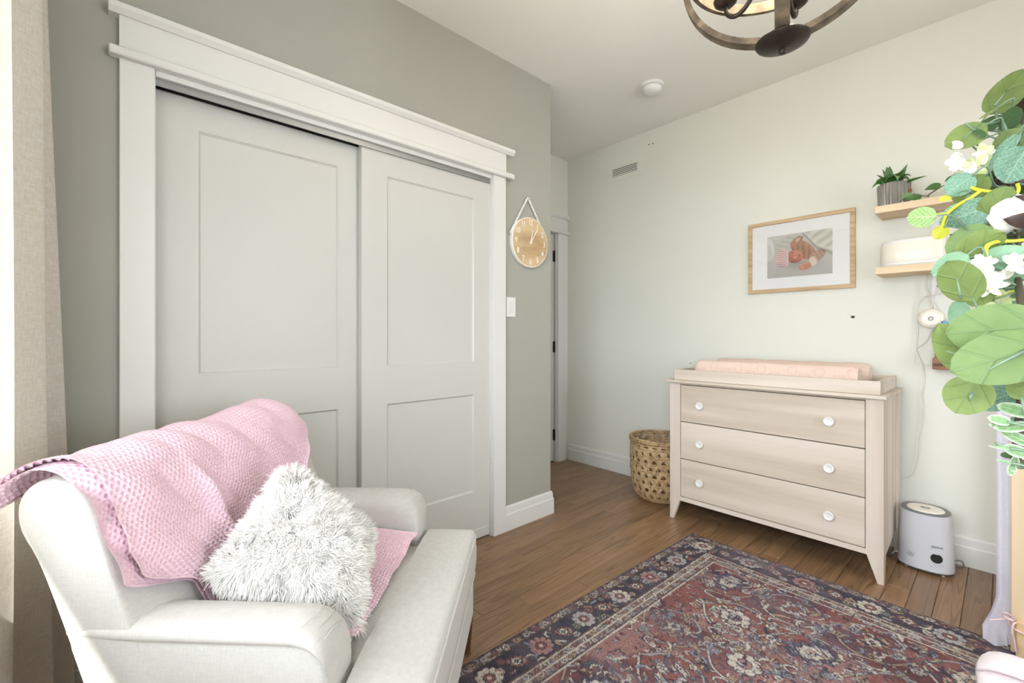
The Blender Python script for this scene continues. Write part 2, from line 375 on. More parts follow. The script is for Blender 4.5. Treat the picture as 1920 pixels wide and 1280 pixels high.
def glassy(name, tint=(1, 1, 1), refl=1.0):
    m, nt, b = base_mat(name); out = nt.nodes['Material Output']; nt.nodes.remove(b)
    tp = N(nt, 'ShaderNodeBsdfTransparent'); tp.inputs[0].default_value = tint+(1,); g = N(nt, 'ShaderNodeBsdfGlossy'); g.inputs['Roughness'].default_value = 0.02
    fr = N(nt, 'ShaderNodeFresnel'); fr.inputs[0].default_value = 1.5; mx = N(nt, 'ShaderNodeMixShader'); mu = N(nt, 'ShaderNodeMath', operation='MULTIPLY'); mu.inputs[1].default_value = refl
    nt.links.new(fr.outputs[0], mu.inputs[0]); nt.links.new(mu.outputs[0], mx.inputs[0]); nt.links.new(tp.outputs[0], mx.inputs[1]); nt.links.new(g.outputs[0], mx.inputs[2]); nt.links.new(mx.outputs[0], out.inputs[0])
    return m

M = {}
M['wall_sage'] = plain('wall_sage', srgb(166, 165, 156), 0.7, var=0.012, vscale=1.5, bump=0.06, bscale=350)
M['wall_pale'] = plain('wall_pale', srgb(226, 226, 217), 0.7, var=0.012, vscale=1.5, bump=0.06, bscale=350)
M['ceiling'] = plain('ceiling_paint', srgb(239, 238, 232), 0.85, var=0.01, vscale=1.0, bump=0.05, bscale=300)
M['trim'] = plain('trim_paint', srgb(222, 221, 218), 0.4, var=0.008, vscale=2.0)
M['door'] = plain('door_paint', srgb(203, 202, 197), 0.45, var=0.01, vscale=2.0)
M['dark'] = plain('dark_void', (0.01, 0.01, 0.01), 0.8)
M['black'] = plain('black_metal', (0.012, 0.011, 0.011), 0.45, spec=0.5)
M['alu'] = plain('brushed_aluminium', srgb(160, 162, 162), 0.4, metal=0.85, var=0.02)
M['oak'] = wood('oak_floor', (srgb(116, 86, 60), srgb(147, 114, 84), srgb(160, 127, 96)), grain=(36.0, 2.2, 36.0), rough=0.3, ring=0.16, rnd=37.0, bump=0.06, spec=0.45, wscale=1.3, wdist=11.0, rndval=0.14, lines=0.5)
M['ash'] = wood('whitewashed_pine', (srgb(194, 178, 161), srgb(211, 197, 183), srgb(221, 209, 197)), grain=(1.3, 24.0, 24.0), rough=0.55, ring=0.4, rnd=11.0, bump=0.03, wscale=1.0, wdist=3.0)
M['ash_v'] = wood('whitewashed_pine_upright', (srgb(197, 181, 165), srgb(213, 199, 186), srgb(221, 209, 198)), grain=(24.0, 24.0, 1.3), rough=0.55, ring=0.35, rnd=11.0, bump=0.03, wdist=3.0)
M['pine'] = wood('light_pine_board', (srgb(205, 172, 128), srgb(226, 200, 162), srgb(236, 214, 182)), grain=(1.5, 30.0, 30.0), rough=0.55, ring=0.4, rnd=7.0, bump=0.03, wdist=3.0)
M['pine_v'] = wood('light_pine_post', (srgb(190, 164, 126), srgb(212, 188, 152), srgb(222, 202, 170)), grain=(22.0, 22.0, 1.2), rough=0.6, ring=0.5, rnd=7.0, bump=0.04, wdist=4.0)
M['frame'] = wood('light_oak_frame', (srgb(176, 146, 108), srgb(200, 172, 135), srgb(212, 188, 152)), grain=(3.0, 50.0, 50.0), rough=0.5, ring=0.25, rnd=7.0)
M['walnut'] = wood('walnut_ledge', (srgb(78, 46, 28), srgb(128, 84, 56), srgb(150, 104, 72)), grain=(3.0, 60.0, 60.0), rough=0.5, ring=0.5, rnd=3.0)
M['legwood'] = wood('brown_leg', (srgb(80, 52, 32), srgb(118, 82, 54), srgb(140, 100, 68)), grain=(40.0, 40.0, 3.0), rough=0.4)
M['clockwood'] = wood('clock_face_wood', (srgb(176, 146, 108), srgb(202, 174, 135), srgb(216, 192, 156)), grain=(40.0, 7.0, 26.0), rough=0.6, ring=0.45, wdist=3.0)
M['weathered'] = wood('weathered_wood', (srgb(52, 44, 36), srgb(102, 90, 73), srgb(152, 132, 106)), grain=(26.0, 26.0, 26.0), rough=0.7, ring=0.15, bump=0.3)
M['bronze'] = plain('dark_bronze', srgb(58, 50, 44), 0.42, metal=0.6, var=0.2, vscale=40, bump=0.25, bscale=160)
M['white_pl'] = plain('white_plastic', srgb(230, 229, 227), 0.35, var=0.01)
M['humid_pl'] = plain('cool_white_plastic', srgb(202, 202, 208), 0.3, var=0.01)
M['warm_pl'] = plain('cream_plastic', srgb(236, 228, 214), 0.3, var=0.01)
M['grey_pl'] = plain('grey_plastic', srgb(118, 118, 120), 0.35, var=0.02)
M['upholstery'] = weave('white_upholstery', srgb(194, 191, 186), srgb(206, 203, 199), scale=1100, bump=0.12)
M['linen'] = weave('linen_curtain', srgb(222, 215, 204), srgb(240, 235, 228), scale=900, bump=0.2, sheen=0.1, trans=0.34)
M['knit'] = plain('pink_knit', srgb(240, 207, 220), 0.95, spec=0.1, var=0.03, vscale=400, sheen=0.3)
M['fur'] = plain('white_fur', srgb(250, 247, 243), 0.9, spec=0.15, var=0.02, vscale=60, sheen=0.3)
M['rug'] = attr_mat('rug_print', 0.95, bump=0.6, bscale=(260, 420, 100), spec=0.1)
M['print'] = attr_mat('photo_print', 0.5, spec=0.3)
M['pad'] = attr_mat('pad_cover', 0.9, spec=0.1)
M['mat_board'] = plain('mat_board', srgb(244, 243, 242), 0.8, var=0.005)
M['glass'] = glassy('picture_glass', (1, 1, 1), 0.9)
M['pane'] = glassy('window_pane', (0.96, 0.98, 0.97), 0.6)
M['cane'] = wood('woven_cane', (srgb(120, 94, 64), srgb(186, 156, 116), srgb(222, 196, 158)), grain=(34.0, 34.0, 34.0), rough=0.6, ring=0.1, bump=0.3)
M['tulle'] = sheer('lavender_tulle', srgb(236, 234, 252), 0.72, 0.25)
M['ribbon'] = plain('pink_ribbon', srgb(228, 196, 196), 0.6)
M['plush'] = plain('pink_plush', srgb(240, 224, 226), 0.95, spec=0.1, var=0.07, vscale=40, bump=0.8, bscale=350, sheen=0.5)
M['cable'] = plain('white_cable', srgb(226, 220, 210), 0.5)
M['numeral'] = plain('numeral_white', srgb(245, 243, 238), 0.5)
M['pot'] = plain('grey_ribbed_pot', srgb(138, 134, 126), 0.28, var=0.05, vscale=20)
M['soil'] = plain('potting_soil', srgb(52, 38, 28), 0.95, var=0.3, vscale=120, bump=0.6)
M['blue'] = plain('blue_cover', srgb(110, 165, 205), 0.6)
M['outside'] = plain('outside_ground', srgb(128, 126, 124), 0.9, var=0.2, vscale=1)
# ------------------------------------------------------------------ the room
XC, XN, YD, YW, XR, H = -1.941, -2.690, 3.126, -0.30, 1.90, 2.72   # closet wall, nook wall, dresser wall, window wall, right wall, ceiling
T = 0.10
YE = 2.09                                                            # outside corner of the closet wall
def struct(name, mb, m, parent=None, **k):
    return obj(name, mb, m, parent, kind=None if parent else 'structure', **k)
fl = struct('floor', MB().box(XN-T, XR+T, YW-T, YD+T, -0.10, -0.012), M['oak'], label='brown oak plank floor with narrow boards', cat='floor')
random.seed(4)
PW = 0.081
pk = 0; x = XN-0.02
plank_cache = {}
while x < XR:
    xx1 = min(x+PW, XR)
    y = YW - random.random()*0.9
    while y < YD:
        L = random.choice((0.55, 0.8, 1.05, 1.3, 1.5))
        y0, y1 = max(y, YW), min(y+L, YD)
        if y0 < YW+0.25 and y1-y0 < 0.25: y1 = min(y0+0.6, YD)
        if YD-y1 < 0.25: y1 = YD
        if y1-y0 > 0.02:
            key = (round(xx1-x, 4), round(y1-y0, 4))
            me = plank_cache.get(key)
            if me is None:
                w, l = (xx1-x)/2-0.0006, (y1-y0)/2-0.0006; b = 0.0017
                v = [(-w, -l, -.012), (w, -l, -.012), (w, l, -.012), (-w, l, -.012), (-w, -l, -b), (w, -l, -b), (w, l, -b), (-w, l, -b),
                     (-w+b, -l+b, 0), (w-b, -l+b, 0), (w-b, l-b, 0), (-w+b, l-b, 0)]
                f = [(8, 9, 10, 11)]+[(a, (a+1) % 4, 4+(a+1) % 4, 4+a) for a in range(4)]+[(4+a, 4+(a+1) % 4, 8+(a+1) % 4, 8+a) for a in range(4)]
                me = bpy.data.meshes.new('plank'); me.from_pydata(v, [], f); me.update(); me.materials.append(M['oak']); plank_cache[key] = me
            o = bpy.data.objects.new('plank', me); COL.objects.link(o); o.parent = fl
            o.location = Vector(((x+xx1)/2, (y0+y1)/2, 0)) - ORG[fl.name]
            pk += 1
        y = y1
    x += PW
struct('ceiling', MB().box(XN-T, XR+T, YW-T, YD+T, H, H+0.1), M['ceiling'], label='plain pale warm white ceiling', cat='ceiling')
# closet wall with its opening, its end face, the nook wall, dresser wall, window wall, right wall
OY0, OY1, OZ = 0.121, 1.605, 2.03
w = MB()
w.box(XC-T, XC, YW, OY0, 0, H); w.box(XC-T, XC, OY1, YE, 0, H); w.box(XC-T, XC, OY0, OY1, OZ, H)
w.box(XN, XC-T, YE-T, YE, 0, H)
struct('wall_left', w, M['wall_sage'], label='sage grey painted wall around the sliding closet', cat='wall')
DY0, DY1, DZ = 2.215, 2.98, 2.035
w = MB(); w.box(XN-T, XN, YW-T, DY0, 0, H); w.box(XN-T, XN, DY1, YD, 0, H); w.box(XN-T, XN, DY0, DY1, DZ, H)
struct('wall_nook', w, M['wall_pale'], label='pale wall with a door at the end of the short nook', cat='wall')
struct('wall_back', MB().box(XN-T, XR+T, YD, YD+T, 0, H), M['wall_pale'], label='pale off-white wall behind the dresser', cat='wall')
w = MB(); w.box(XN, WIN[0], YW-T, YW, 0, H); w.box(WIN[1], XR, YW-T, YW, 0, H); w.box(WIN[0], WIN[1], YW-T, YW, 0, WIN[2]); w.box(WIN[0], WIN[1], YW-T, YW, WIN[3], H)
struct('wall_window', w, M['wall_pale'], label='pale wall with the window behind the linen curtain', cat='wall')
w = MB(); w.box(XR, XR+T, YW-T, FILL_WIN[0], 0, H); w.box(XR, XR+T, FILL_WIN[1], YD, 0, H); w.box(XR, XR+T, FILL_WIN[0], FILL_WIN[1], 0, FILL_WIN[2]); w.box(XR, XR+T, FILL_WIN[0], FILL_WIN[1], FILL_WIN[3], H)
struct('wall_right', w, M['wall_pale'], label='pale wall opposite the closet, opened for an added fill window', cat='wall')
# window
wn = thing('window_1', ((WIN[0]+WIN[1])/2, YW-0.05, WIN[2]), 'white framed window with two sashes', 'window', kind='structure')
fr = MB(); x0, x1, z0, z1 = WIN
for a in ((x0, x0+.05, z0, z1), (x1-.05, x1, z0, z1), (x0, x1, z0, z0+.05), (x0, x1, z1-.05, z1), ((x0+x1)/2-.03, (x0+x1)/2+.03, z0, z1)):
    fr.box(a[0], a[1], YW-0.09, YW-0.03, a[2], a[3])
obj('window_frame', fr, M['trim'], wn)
for a, b in ((x0+.05, (x0+x1)/2-.03), ((x0+x1)/2+.03, x1-.05)):
    obj('pane', MB().box(a, b, YW-0.063, YW-0.058, z0+.05, z1-.05), M['pane'], wn)
cs = MB()
cs.box(x0-.08, x0, YW, YW+.018, z0-.08, z1); cs.box(x1, x1+.08, YW, YW+.018, z0-.08, z1); cs.box(x0-.08, x1+.08, YW, YW+.018, z1, z1+.11); cs.box(x0-.1, x1+.1, YW, YW+.03, z0-.03, z0)
obj('window_casing', cs, M['trim'], wn)
w2 = thing('fill_window', (XR+.05, (FILL_WIN[0]+FILL_WIN[1])/2, FILL_WIN[2]), 'white framed window added for fill light opposite the closet', 'window', kind='structure')
fr = MB(); y0, y1, z0, z1 = FILL_WIN
for q in ((y0, y0+.05, z0, z1), (y1-.05, y1, z0, z1), (y0, y1, z0, z0+.05), (y0, y1, z1-.05, z1)): fr.box(XR+.03, XR+.09, q[0], q[1], q[2], q[3])
obj('window_frame', fr, M['trim'], w2); obj('pane', MB().box(XR+.058, XR+.063, y0+.05, y1-.05, z0+.05, z1-.05), M['pane'], w2)
cs = MB(); cs.box(XR-.018, XR, y0-.08, y0, z0-.08, z1); cs.box(XR-.018, XR, y1, y1+.08, z0-.08, z1); cs.box(XR-.018, XR, y0-.08, y1+.08, z1, z1+.11); cs.box(XR-.03, XR, y0-.1, y1+.1, z0-.03, z0)
obj('window_casing', cs, M['trim'], w2)
# baseboards (two-step profile)
BBP = [(0, 0), (.016, 0), (.016, .092), (.012, .099), (.0095, .132), (.005, .141), (0, .141)]
def bb_path(pts):
    """pts: list of (corner xy, offset direction xy) -> mitred baseboard"""
    mb = MB(); mb.rings([[(p[0]+d[0]*o, p[1]+d[1]*o, z) for o, z in BBP] for p, d in pts]); return mb
struct('baseboard_left', bb_path([((XC, 1.693), (1, 0)), ((XC, YE), (1, 1)), ((XN, YE), (0, 1))]), M['trim'], label='white stepped baseboard turning the closet wall corner', cat='baseboard')
struct('baseboard_back', bb_path([((XN+.02, YD), (0, -1)), ((XR, YD), (0, -1))]), M['trim'], label='white stepped baseboard running behind the dresser', cat='baseboard')
struct('baseboard_curtain', bb_path([((XC, 0.03), (1, 0)), ((XC, YW), (1, 1)), ((XR, YW), (0, 1))]), M['trim'], label='white stepped baseboard below the window wall', cat='baseboard')
struct('baseboard_right', bb_path([((XR, YD), (-1, 0)), ((XR, YW), (-1, 0))]), M['trim'], label='white stepped baseboard along the bare right wall', cat='baseboard')
# door trims: casings, frieze, two projecting caps
def door_trim(name, X, ya, yb, cw, zc, label):
    t = thing(name, (X, (ya+yb)/2, 0), label, 'door trim', kind='structure')
    obj('side_casing', MB().box(X, X+.02, ya-cw, ya, 0, zc, .002), M['trim'], t)
    obj('side_casing', MB().box(X, X+.02, yb, yb+cw, 0, zc, .002), M['trim'], t)
    e0, e1 = ya-cw-.026, yb+cw+(.05 if X > -2.5 else .026)
    obj('lower_cap', MB().box(X, X+.042, e0, e1, zc, zc+.028, .004), M['trim'], t)
    obj('frieze_board', MB().box(X, X+.022, ya-cw, yb+cw, zc+.028, zc+.135), M['trim'], t)
    obj('upper_cap', MB().rings([[(X+o, y, z) for o, z in ((0, zc+.135), (.03, zc+.135), (.044, zc+.150), (.044, zc+.166), (0, zc+.166))] for y in (e0, e1)]), M['trim'], t)
    return t
ct = door_trim('trim_1', XC, OY0, OY1, 0.091, OZ-.002, 'white closet casing with a tall frieze between two caps')
j = MB(); j.box(XC-.16, XC+.004, OY0-.014, OY0+.002, 0, OZ); j.box(XC-.16, XC+.004, OY1-.002, OY1+.014, 0, OZ); j.box(XC-.16, XC+.004, OY0, OY1, OZ-.02, OZ)
obj('jamb', j, M['trim'], ct)
door_trim('trim_2', XN, DY0, DY1, 0.101, DZ, 'white door casing with caps in the shaded nook')
# closet interior
c = MB(); c.box(XN, XN+.01, YW, YE-T, 0, H); struct('wall_closet', c, M['dark'], label='dark back of the closet behind the doors', cat='wall')
struct('nook_light_stop', MB().box(XN-.16, XN-T-.002, DY0-.1, DY1+.1, -.1, DZ+.1), M['wall_pale'], label='added plate blocking light behind the nook door', cat='wall')  # added plate, keeps outside light from leaking under the nook door
# closet sliding doors
def panel_door(name, xf, y0, y1, panels, label):
    t = thing(name, (xf-.018, (y0+y1)/2, 0), label, 'door', kind='structure')
    ys = [y0, panels[0][0], panels[0][1], y1]
    z0, z1 = 0.008, 2.003
    (pa, pb, la, lb) = panels[1]         # lower panel z, upper panel z
    f = MB()
    B = 0.004
    f.box(xf-.036, xf, ys[0], ys[1], z0, z1); f.box(xf-.036, xf, ys[2], ys[3], z0, z1)
    f.box(xf-.036, xf, ys[1], ys[2], z0, pa); f.box(xf-.036, xf, ys[1], ys[2], pb, la); f.box(xf-.036, xf, ys[1], ys[2], lb, z1)
    obj('door_frame', f, M['door'], t)
    for a, b in ((pa, pb), (la, lb)):
        p = MB(); r = .008; d = .009
        o = [(xf, ys[1], a), (xf, ys[2], a), (xf, ys[2], b), (xf, ys[1], b)]
        i = [(xf-d, ys[1]+r, a+r), (xf-d, ys[2]-r, a+r), (xf-d, ys[2]-r, b-r), (xf-d, ys[1]+r, b-r)]
        k = [(xf-.03, q[1], q[2]) for q in o]
        p.rings([k, o, i]); obj('panel', p, M['door'], t)
    obj('bottom_strip', MB().box(xf-.036, xf+.003, y0+.002, y1-.002, .006, .058, .002), M['door'], t, label='paler strip along the door bottom')
    return t
panel_door('door_1', -2.001, 0.123, 0.900, ((.251, .767), (.268, .800, .984, 1.884)), 'rear sliding closet door with two recessed panels beside the curtain')
panel_door('door_2', -1.960, 0.856, 1.603, ((.981, 1.496), (.268, .804, .984, 1.881)), 'front sliding closet door with two recessed panels beside the clock wall')
tk = thing('closet_track', (-1.95, .86, 2.0), 'grey metal sliding track above the closet doors', 'track')
a, b = OY0+.003, OY1-.003
obj('fascia', MB().box(-1.955, -1.950, a, b, 1.985, OZ-.021), M['alu'], tk)
obj('channel', MB().box(-2.05, -1.975, a, b, 2.006, OZ-.021).box(-1.9955, -1.9925, a, b, 1.992, 2.006), M['black'], tk)
# nook door
d3 = thing('door_3', (XN-.03, (DY0+DY1)/2, 0), 'shaded nook door with black hinges seen past the closet corner', 'door', kind='structure')
obj('door_leaf', MB().box(XN-.055, XN-.018, DY0+.004, DY1-.022, .012, DZ-.006), M['door'], d3)
jm = MB(); jm.box(XN-.1, XN+.003, DY1-.018, DY1+.001, 0, DZ); jm.box(XN-.1, XN+.003, DY0-.001, DY0+.003, 0, DZ); jm.box(XN-.1, XN+.003, DY0, DY1, DZ-.004, DZ+.001)
obj('jamb', jm, M['door'], d3)
obj('threshold', MB().box(XN-.09, XN, DY0, DY1-.018, 0, .011), M['trim'], d3)
for z in (1.833, 1.026, .242):
    hg = MB(); hg.tube([(XN-.008, DY1-.02, z-.05), (XN-.008, DY1-.02, z+.05)], .0065, 8); hg.box(XN-.018, XN-.012, DY1-.034, DY1-.018, z-.048, z+.048)
    obj('hinge', hg, M['black'], d3, label='black hinge')
obj('door_knob', MB().lathe([(.001, .0), (.012, 0), (.012, .03), (.027, .045), (.027, .06), (.001, .07)], (0, 0, 0), 12), M['black'], d3)
kn = d3.children[-1]; kn.location = (.012, DY0+.07-(DY0+DY1)/2, 1.0); kn.rotation_euler = (0, pi/2, 0)
for v in kn.data.vertices: v.co += ORG[d3.name]
# outside ground below the window
struct('ground_outside', MB().box(-12, 12, -24, -0.5, -0.9, -0.8), M['outside'], label='ground outside the window', cat='ground')
struct('sun_cut_eave', MB().box(-3.5, 3.0, -1.0, -0.41, 2.58, 2.70), M['trim'], label='unseen white eave added above the window to cut the sun', cat='eave')  # unseen eave, placed so its edge trims the sun on the armchair
# ------------------------------------------------------------------ dresser
DF, DB = 2.5965, 3.075
dr = thing('dresser', (-.88, 2.83, 0), 'whitewashed wood dresser with three drawers and white round knobs', 'dresser')
XL, XRt = -1.400, -.367
def leg_front(xo, xi, s):
    # front stile that narrows to a foot; outer edge straight
    poly = [(xo, 0), (xo-s*-.022, 0), (xi, .128), (xi, .840), (xo, .840)] if s > 0 else [(xo, 0), (xo-.022, 0), (xi, .128), (xi, .840), (xo, .840)]
    return MB().prism(poly, 'y', DF, DF+.022)
obj('leg', leg_front(XL, -1.334, 1), M['ash_v'], dr)
obj('leg', leg_front(XRt, -.432, -1), M['ash_v'], dr)
for s, xo in ((1, XL), (-1, XRt)):
    # side stiles: front one behind the face, rear one tapering
    sf = MB().prism([(DF+.022, 0), (DF+.032, 0), (DF+.06, .14), (DF+.06, .84), (DF+.022, .84)], 'x', *sorted((xo, xo+s*.02)))
    obj('side_stile', sf, M['ash_v'], dr)
    rl = MB().prism([(DB, 0), (DB-.02, 0), (DB-.075, .14), (DB-.075, .84), (DB, .84)], 'x', *sorted((xo, xo+s*.022)))
    obj('leg', rl, M['ash_v'], dr)
    obj('side_panel', MB().prism([(DF+.06, .09), (DB-.075, .14), (DB-.075, .84), (DF+.06, .84)], 'x', *sorted((xo+s*.008, xo+s*.02))), M['ash_v'], dr)
obj('carcass', MB().box(XL+.02, XRt-.02, DF+.03, DB-.005, .125, .838), M['dark'], dr)
obj('bottom_rail', MB().box(-1.336, -.430, DF+.002, DF+.02, .118, .143, .001), M['ash'], dr)
obj('top_rail', MB().box(-1.336, -.430, DF+.006, DF+.02, .8295, .8395), M['ash'], dr)
obj('top_board', MB().box(XL-.014, XRt+.014, DF-.028, DB+.008, .840, .856, .0025), M['ash'], dr)
def drawer(z0, z1):
    d = obj('drawer', MB().box(-1.331, -.435, DF+.003, DF+.022, z0+.0025, z1-.0025, .0015), M['ash'], dr)
    for kx in (-1.207, -.572):
        zc = (z0+z1)/2-.002
        prof = [(.001, 0), (.009, 0), (.008, .012), (.013, .016), (.0215, .019), (.0225, .024), (.019, .027), (.0165, .0255), (.001, .0255)]
        mb = MB(); n = 20
        mb.rings([[(kx+r*cos(2*pi*k/n), DF+.003-h, zc+r*sin(2*pi*k/n)) for k in range(n)] for r, h in prof])
        obj('knob', mb, M['white_pl'], d, smooth=40, label='white round knob')
drawer(.603, .828); drawer(.376, .603); drawer(.145, .376)
# changing tray
tr = thing('changing_tray', (-.876, 2.83, .856), 'shallow whitewashed wooden changing tray on top of the dresser', 'tray')
tx0, tx1, ty0, ty1, tz0, tz1, tt = -1.374, -.379, DF+.004, 3.055, .8565, .919, .018
obj('front_board', MB().box(tx0, tx1, ty0, ty0+tt, tz0, tz1, .0015), M['ash'], tr)
obj('rear_board', MB().box(tx0, tx1, ty1-tt, ty1, tz0, tz1, .0015), M['ash'], tr)
obj('side_board', MB().box(tx0, tx0+tt, ty0+tt, ty1-tt, tz0, tz1, .0015), M['ash'], tr)
obj('side_board', MB().box(tx1-tt, tx1, ty0+tt, ty1-tt, tz0, tz1, .0015), M['ash'], tr)
obj('tray_bottom', MB().box(tx0+tt, tx1-tt, ty0+tt, ty1-tt, tz0, tz0+.006), M['ash'], tr)
# changing pad, contoured, with faint heart outlines on its cover
prof = [(2.652, .8635), (2.640, .885), (2.638, .93), (2.642, .958), (2.655, .975), (2.675, .9795), (2.70, .972), (2.725, .952), (2.755, .934), (2.82, .926), (2.885, .934), (2.915, .952), (2.94, .973), (2.962, .981), (2.985, .977), (2.998, .958), (3.002, .92), (2.998, .885), (2.986, .8635)]
prof = [(p.x, p.y) for p in smooth_path([(a, b, 0) for a, b in prof], 4)]
nx = 200; xs = np.linspace(-1.262, -.470, nx)
PA = np.array(prof); cy, cz = 2.82, .90
P = np.zeros((nx, len(prof), 3))
for i, x in enumerate(xs):
    e = min(x-xs[0], xs[-1]-x); k = 1-.10*max(0, 1-e/.03)**2 if e < .03 else 1.0
    top = np.clip((PA[:, 1]-.8635)/.06, 0, 1)
    P[i, :, 0] = x; P[i, :, 1] = cy+(PA[:, 0]-cy)*(1-(1-k)*.35); P[i, :, 2] = .8635+(PA[:, 1]-.8635)*k
P[:, :, 2] += .0018*np.sin(P[:, :, 0]*37)*np.sin(P[:, :, 1]*61)*sstep(.87, .95, P[:, :, 2])
arc = np.concatenate([[0], np.cumsum(np.hypot(np.diff(PA[:, 0]), np.diff(PA[:, 1])))])
U, Vv = np.meshgrid(xs, arc, indexing='ij')
pink = np.array(srgb(226, 200, 186)); ink = np.array(srgb(202, 172, 158))
a = np.zeros(U.shape)
rngp = random.Random(3)
for k in range(60):
    cx_, cv_ = xs[0]+.05+(k % 12)*.066+rngp.uniform(-.01, .01), .045+(k//12)*.105+(.03 if k % 2 else 0)
    s = .022; hx = (U-cx_)/s; hy = (Vv-cv_)/s*1.0
    hh = (hx**2+(hy-.6*np.sqrt(np.abs(hx)+1e-6))**2)
    a = np.maximum(a, np.exp(-((hh-1)/.22)**2)*.55)
C = pink*(1-a[..., None])+ink*a[..., None]
pd = thing('changing_pad', (-.87, 2.82, .8635), 'pale pink contoured changing pad lying in the wooden tray', 'pad')
np_grid('pad_cover', P, M['pad'], pd, col=C)
for i in (0, -1):
    obj('pad_end', MB().add([tuple(p) for p in P[i]], [tuple(range(P.shape[1]))]), plain('pad_end_cloth', srgb(232, 212, 196), .9), pd)

# ------------------------------------------------------------------ woven basket
bc = Vector((-1.605, 2.845, 0)); bk = thing('woven_basket', bc, 'round open-weave cane basket on the floor beside the dresser', 'basket')
def brad(z): return float(np.interp(z, [0, .02, .05, .1, .2, .3, .43], [.118, .150, .172, .188, .200, .202, .196]))
BH = .425
def ribbon(mb, pts, w, th, off):
    """flat cane strip on the basket wall; pts list of (angle, z)"""
    rs = []
    for i, (a, z) in enumerate(pts):
        a0, z0 = pts[max(i-1, 0)]; a1, z1 = pts[min(i+1, len(pts)-1)]
        r = brad(z)
        tv = Vector(((a1-a0)*r, z1-z0)).normalized(); nv = Vector((-tv.y, tv.x))
        o = off(i) if callable(off) else off
        q = []
        for sgn, rr in ((-1, 0), (-.6, th), (.6, th), (1, 0)):
            aa = a+nv.x*sgn*w/2/r; zz = z+nv.y*sgn*w/2
            R_ = brad(max(0, min(.43, zz)))+o+rr-th/2
            q.append(bc+Vector((R_*cos(aa), R_*sin(aa), max(0.002, zz))))
        rs.append(q)
    mb.rings(rs, True, True)
n = 22
def wav(k): return lambda i: .003*sin(i*1.6+k*pi)
for nm, sl in (('diagonal_weave', 1), ('diagonal_weave', -1)):
    mb = MB()
    for k in range(n):
        a0 = 2*pi*k/n+(.07 if sl > 0 else 0)
        for dd in (-.028, .028):
            ribbon(mb, [(a0+dd+sl*t*1.15, .018+t*(BH-.05)) for t in np.linspace(0, 1, 30)], .0125, .004, wav(k))
    o = obj(nm, mb, M['cane'], bk, smooth=30); o['kind'] = 'stuff'
mb = MB()
for z in np.arange(.03, BH-.04, .048):
    for dz in (-.0075, .0075):
        ribbon(mb, [(t, z+dz) for t in np.linspace(0, 2*pi, 88)], .0115, .004, wav(int(z*100)))
o = obj('hoop_weave', mb, M['cane'], bk, smooth=30); o['kind'] = 'stuff'
mb = MB()
for k in range(n): ribbon(mb, [(2*pi*k/n, .012+t*(BH-.02)) for t in np.linspace(0, 1, 18)], .009, .004, .001)
o = obj('stake_weave', mb, M['cane'], bk, smooth=30); o['kind'] = 'stuff'
mb = MB()
for dz, dr_ in ((0, .002), (-.012, .004), (-.03, .003)):
    mb.tube([bc+Vector(((brad(BH)+dr_)*cos(t), (brad(BH)+dr_)*sin(t), BH+dz)) for t in np.linspace(0, 2*pi, 48, endpoint=False)], .0072 if dz > -.02 else .005, 6, closed=True)
obj('rim', mb, M['cane'], bk, smooth=True)
mb = MB()
for k in range(40): mb.tube([bc+Vector(((brad(BH)+.003+.011*cos(q))*cos(2*pi*k/40+.02*q), (brad(BH)+.003+.011*cos(q))*sin(2*pi*k/40+.02*q), BH-.008+.017*sin(q))) for q in np.linspace(0, 2*pi, 9)], .0028, 4)
obj('rim_binding', mb, M['cane'], bk, smooth=True)
obj('basket_base', MB().lathe([(.001, .003), (.118, .003), (.118, .009), (.001, .009)], bc, 28), M['cane'], bk)
ds = thing('door_stop', (-1.80, 3.10, .05), 'small black spring door stop on the baseboard by the basket', 'door stop')
p0 = onz(1182, 889, .03)
obj('spring', MB().tube([(-1.795, YD-.017, .055), (-1.795, YD-.075, .055)], .006, 8), M['black'], ds); obj('tip', MB().tube([(-1.795, YD-.075, .055), (-1.795, YD-.088, .055)], .010, 10), M['black'], ds)

# ------------------------------------------------------------------ humidifier
hc = Vector((-.260, 2.955, 0)); hm = thing('humidifier', hc, 'white oval humidifier with a black round display on the floor by the dresser', 'humidifier')
HA = radians(0)
def oval(z, ax, ay, n=40, pw=2.35, tilt=0.0):
    out = []
    for k in range(n):
        t = 2*pi*k/n; cx_ = abs(cos(t))**(2/pw)*(1 if cos(t) >= 0 else -1)*ax; sy_ = abs(sin(t))**(2/pw)*(1 if sin(t) >= 0 else -1)*ay
        out.append(hc+Vector((cx_, sy_, z+tilt*sy_)))
    return out
def hsz(z): return .105-.014*(z/.285), .084-.010*(z/.285)
obj('tank', MB().rings([oval(z, *hsz(z), tilt=tl) for z, tl in ((.016, 0), (.05, 0), (.09, 0), (.15, .02), (.22, .05), (.262, .08), (.276, .09), (.281, .09))]), M['humid_pl'], hm, smooth=50)
obj('base', MB().rings([oval(z, a_, b_) for z, a_, b_ in ((.006, .095, .074), (.009, .101, .080), (.0165, .105, .084))]), M['grey_pl'], hm, smooth=50)
for sx in (-1, 1):
    for sy in (-1, 1): obj('foot', MB().lathe([(.006, 0), (.007, .0065)], hc+Vector((sx*.065, sy*.05, 0)), 8), M['humid_pl'], hm)
obj('top_bezel', MB().rings([oval(.2812, .0905, .0735, tilt=.09), oval(.285, .087, .0705, tilt=.09), oval(.2845, .065, .05, tilt=.09)]), M['grey_pl'], hm, smooth=50)
lid = obj('lid', MB().rings([oval(.284, .070, .052, pw=2.0, tilt=.09), oval(.2885, .067, .050, pw=2.0, tilt=.09), oval(.290, .053, .038, pw=2.0, tilt=.09)]), M['warm_pl'], hm, smooth=50)
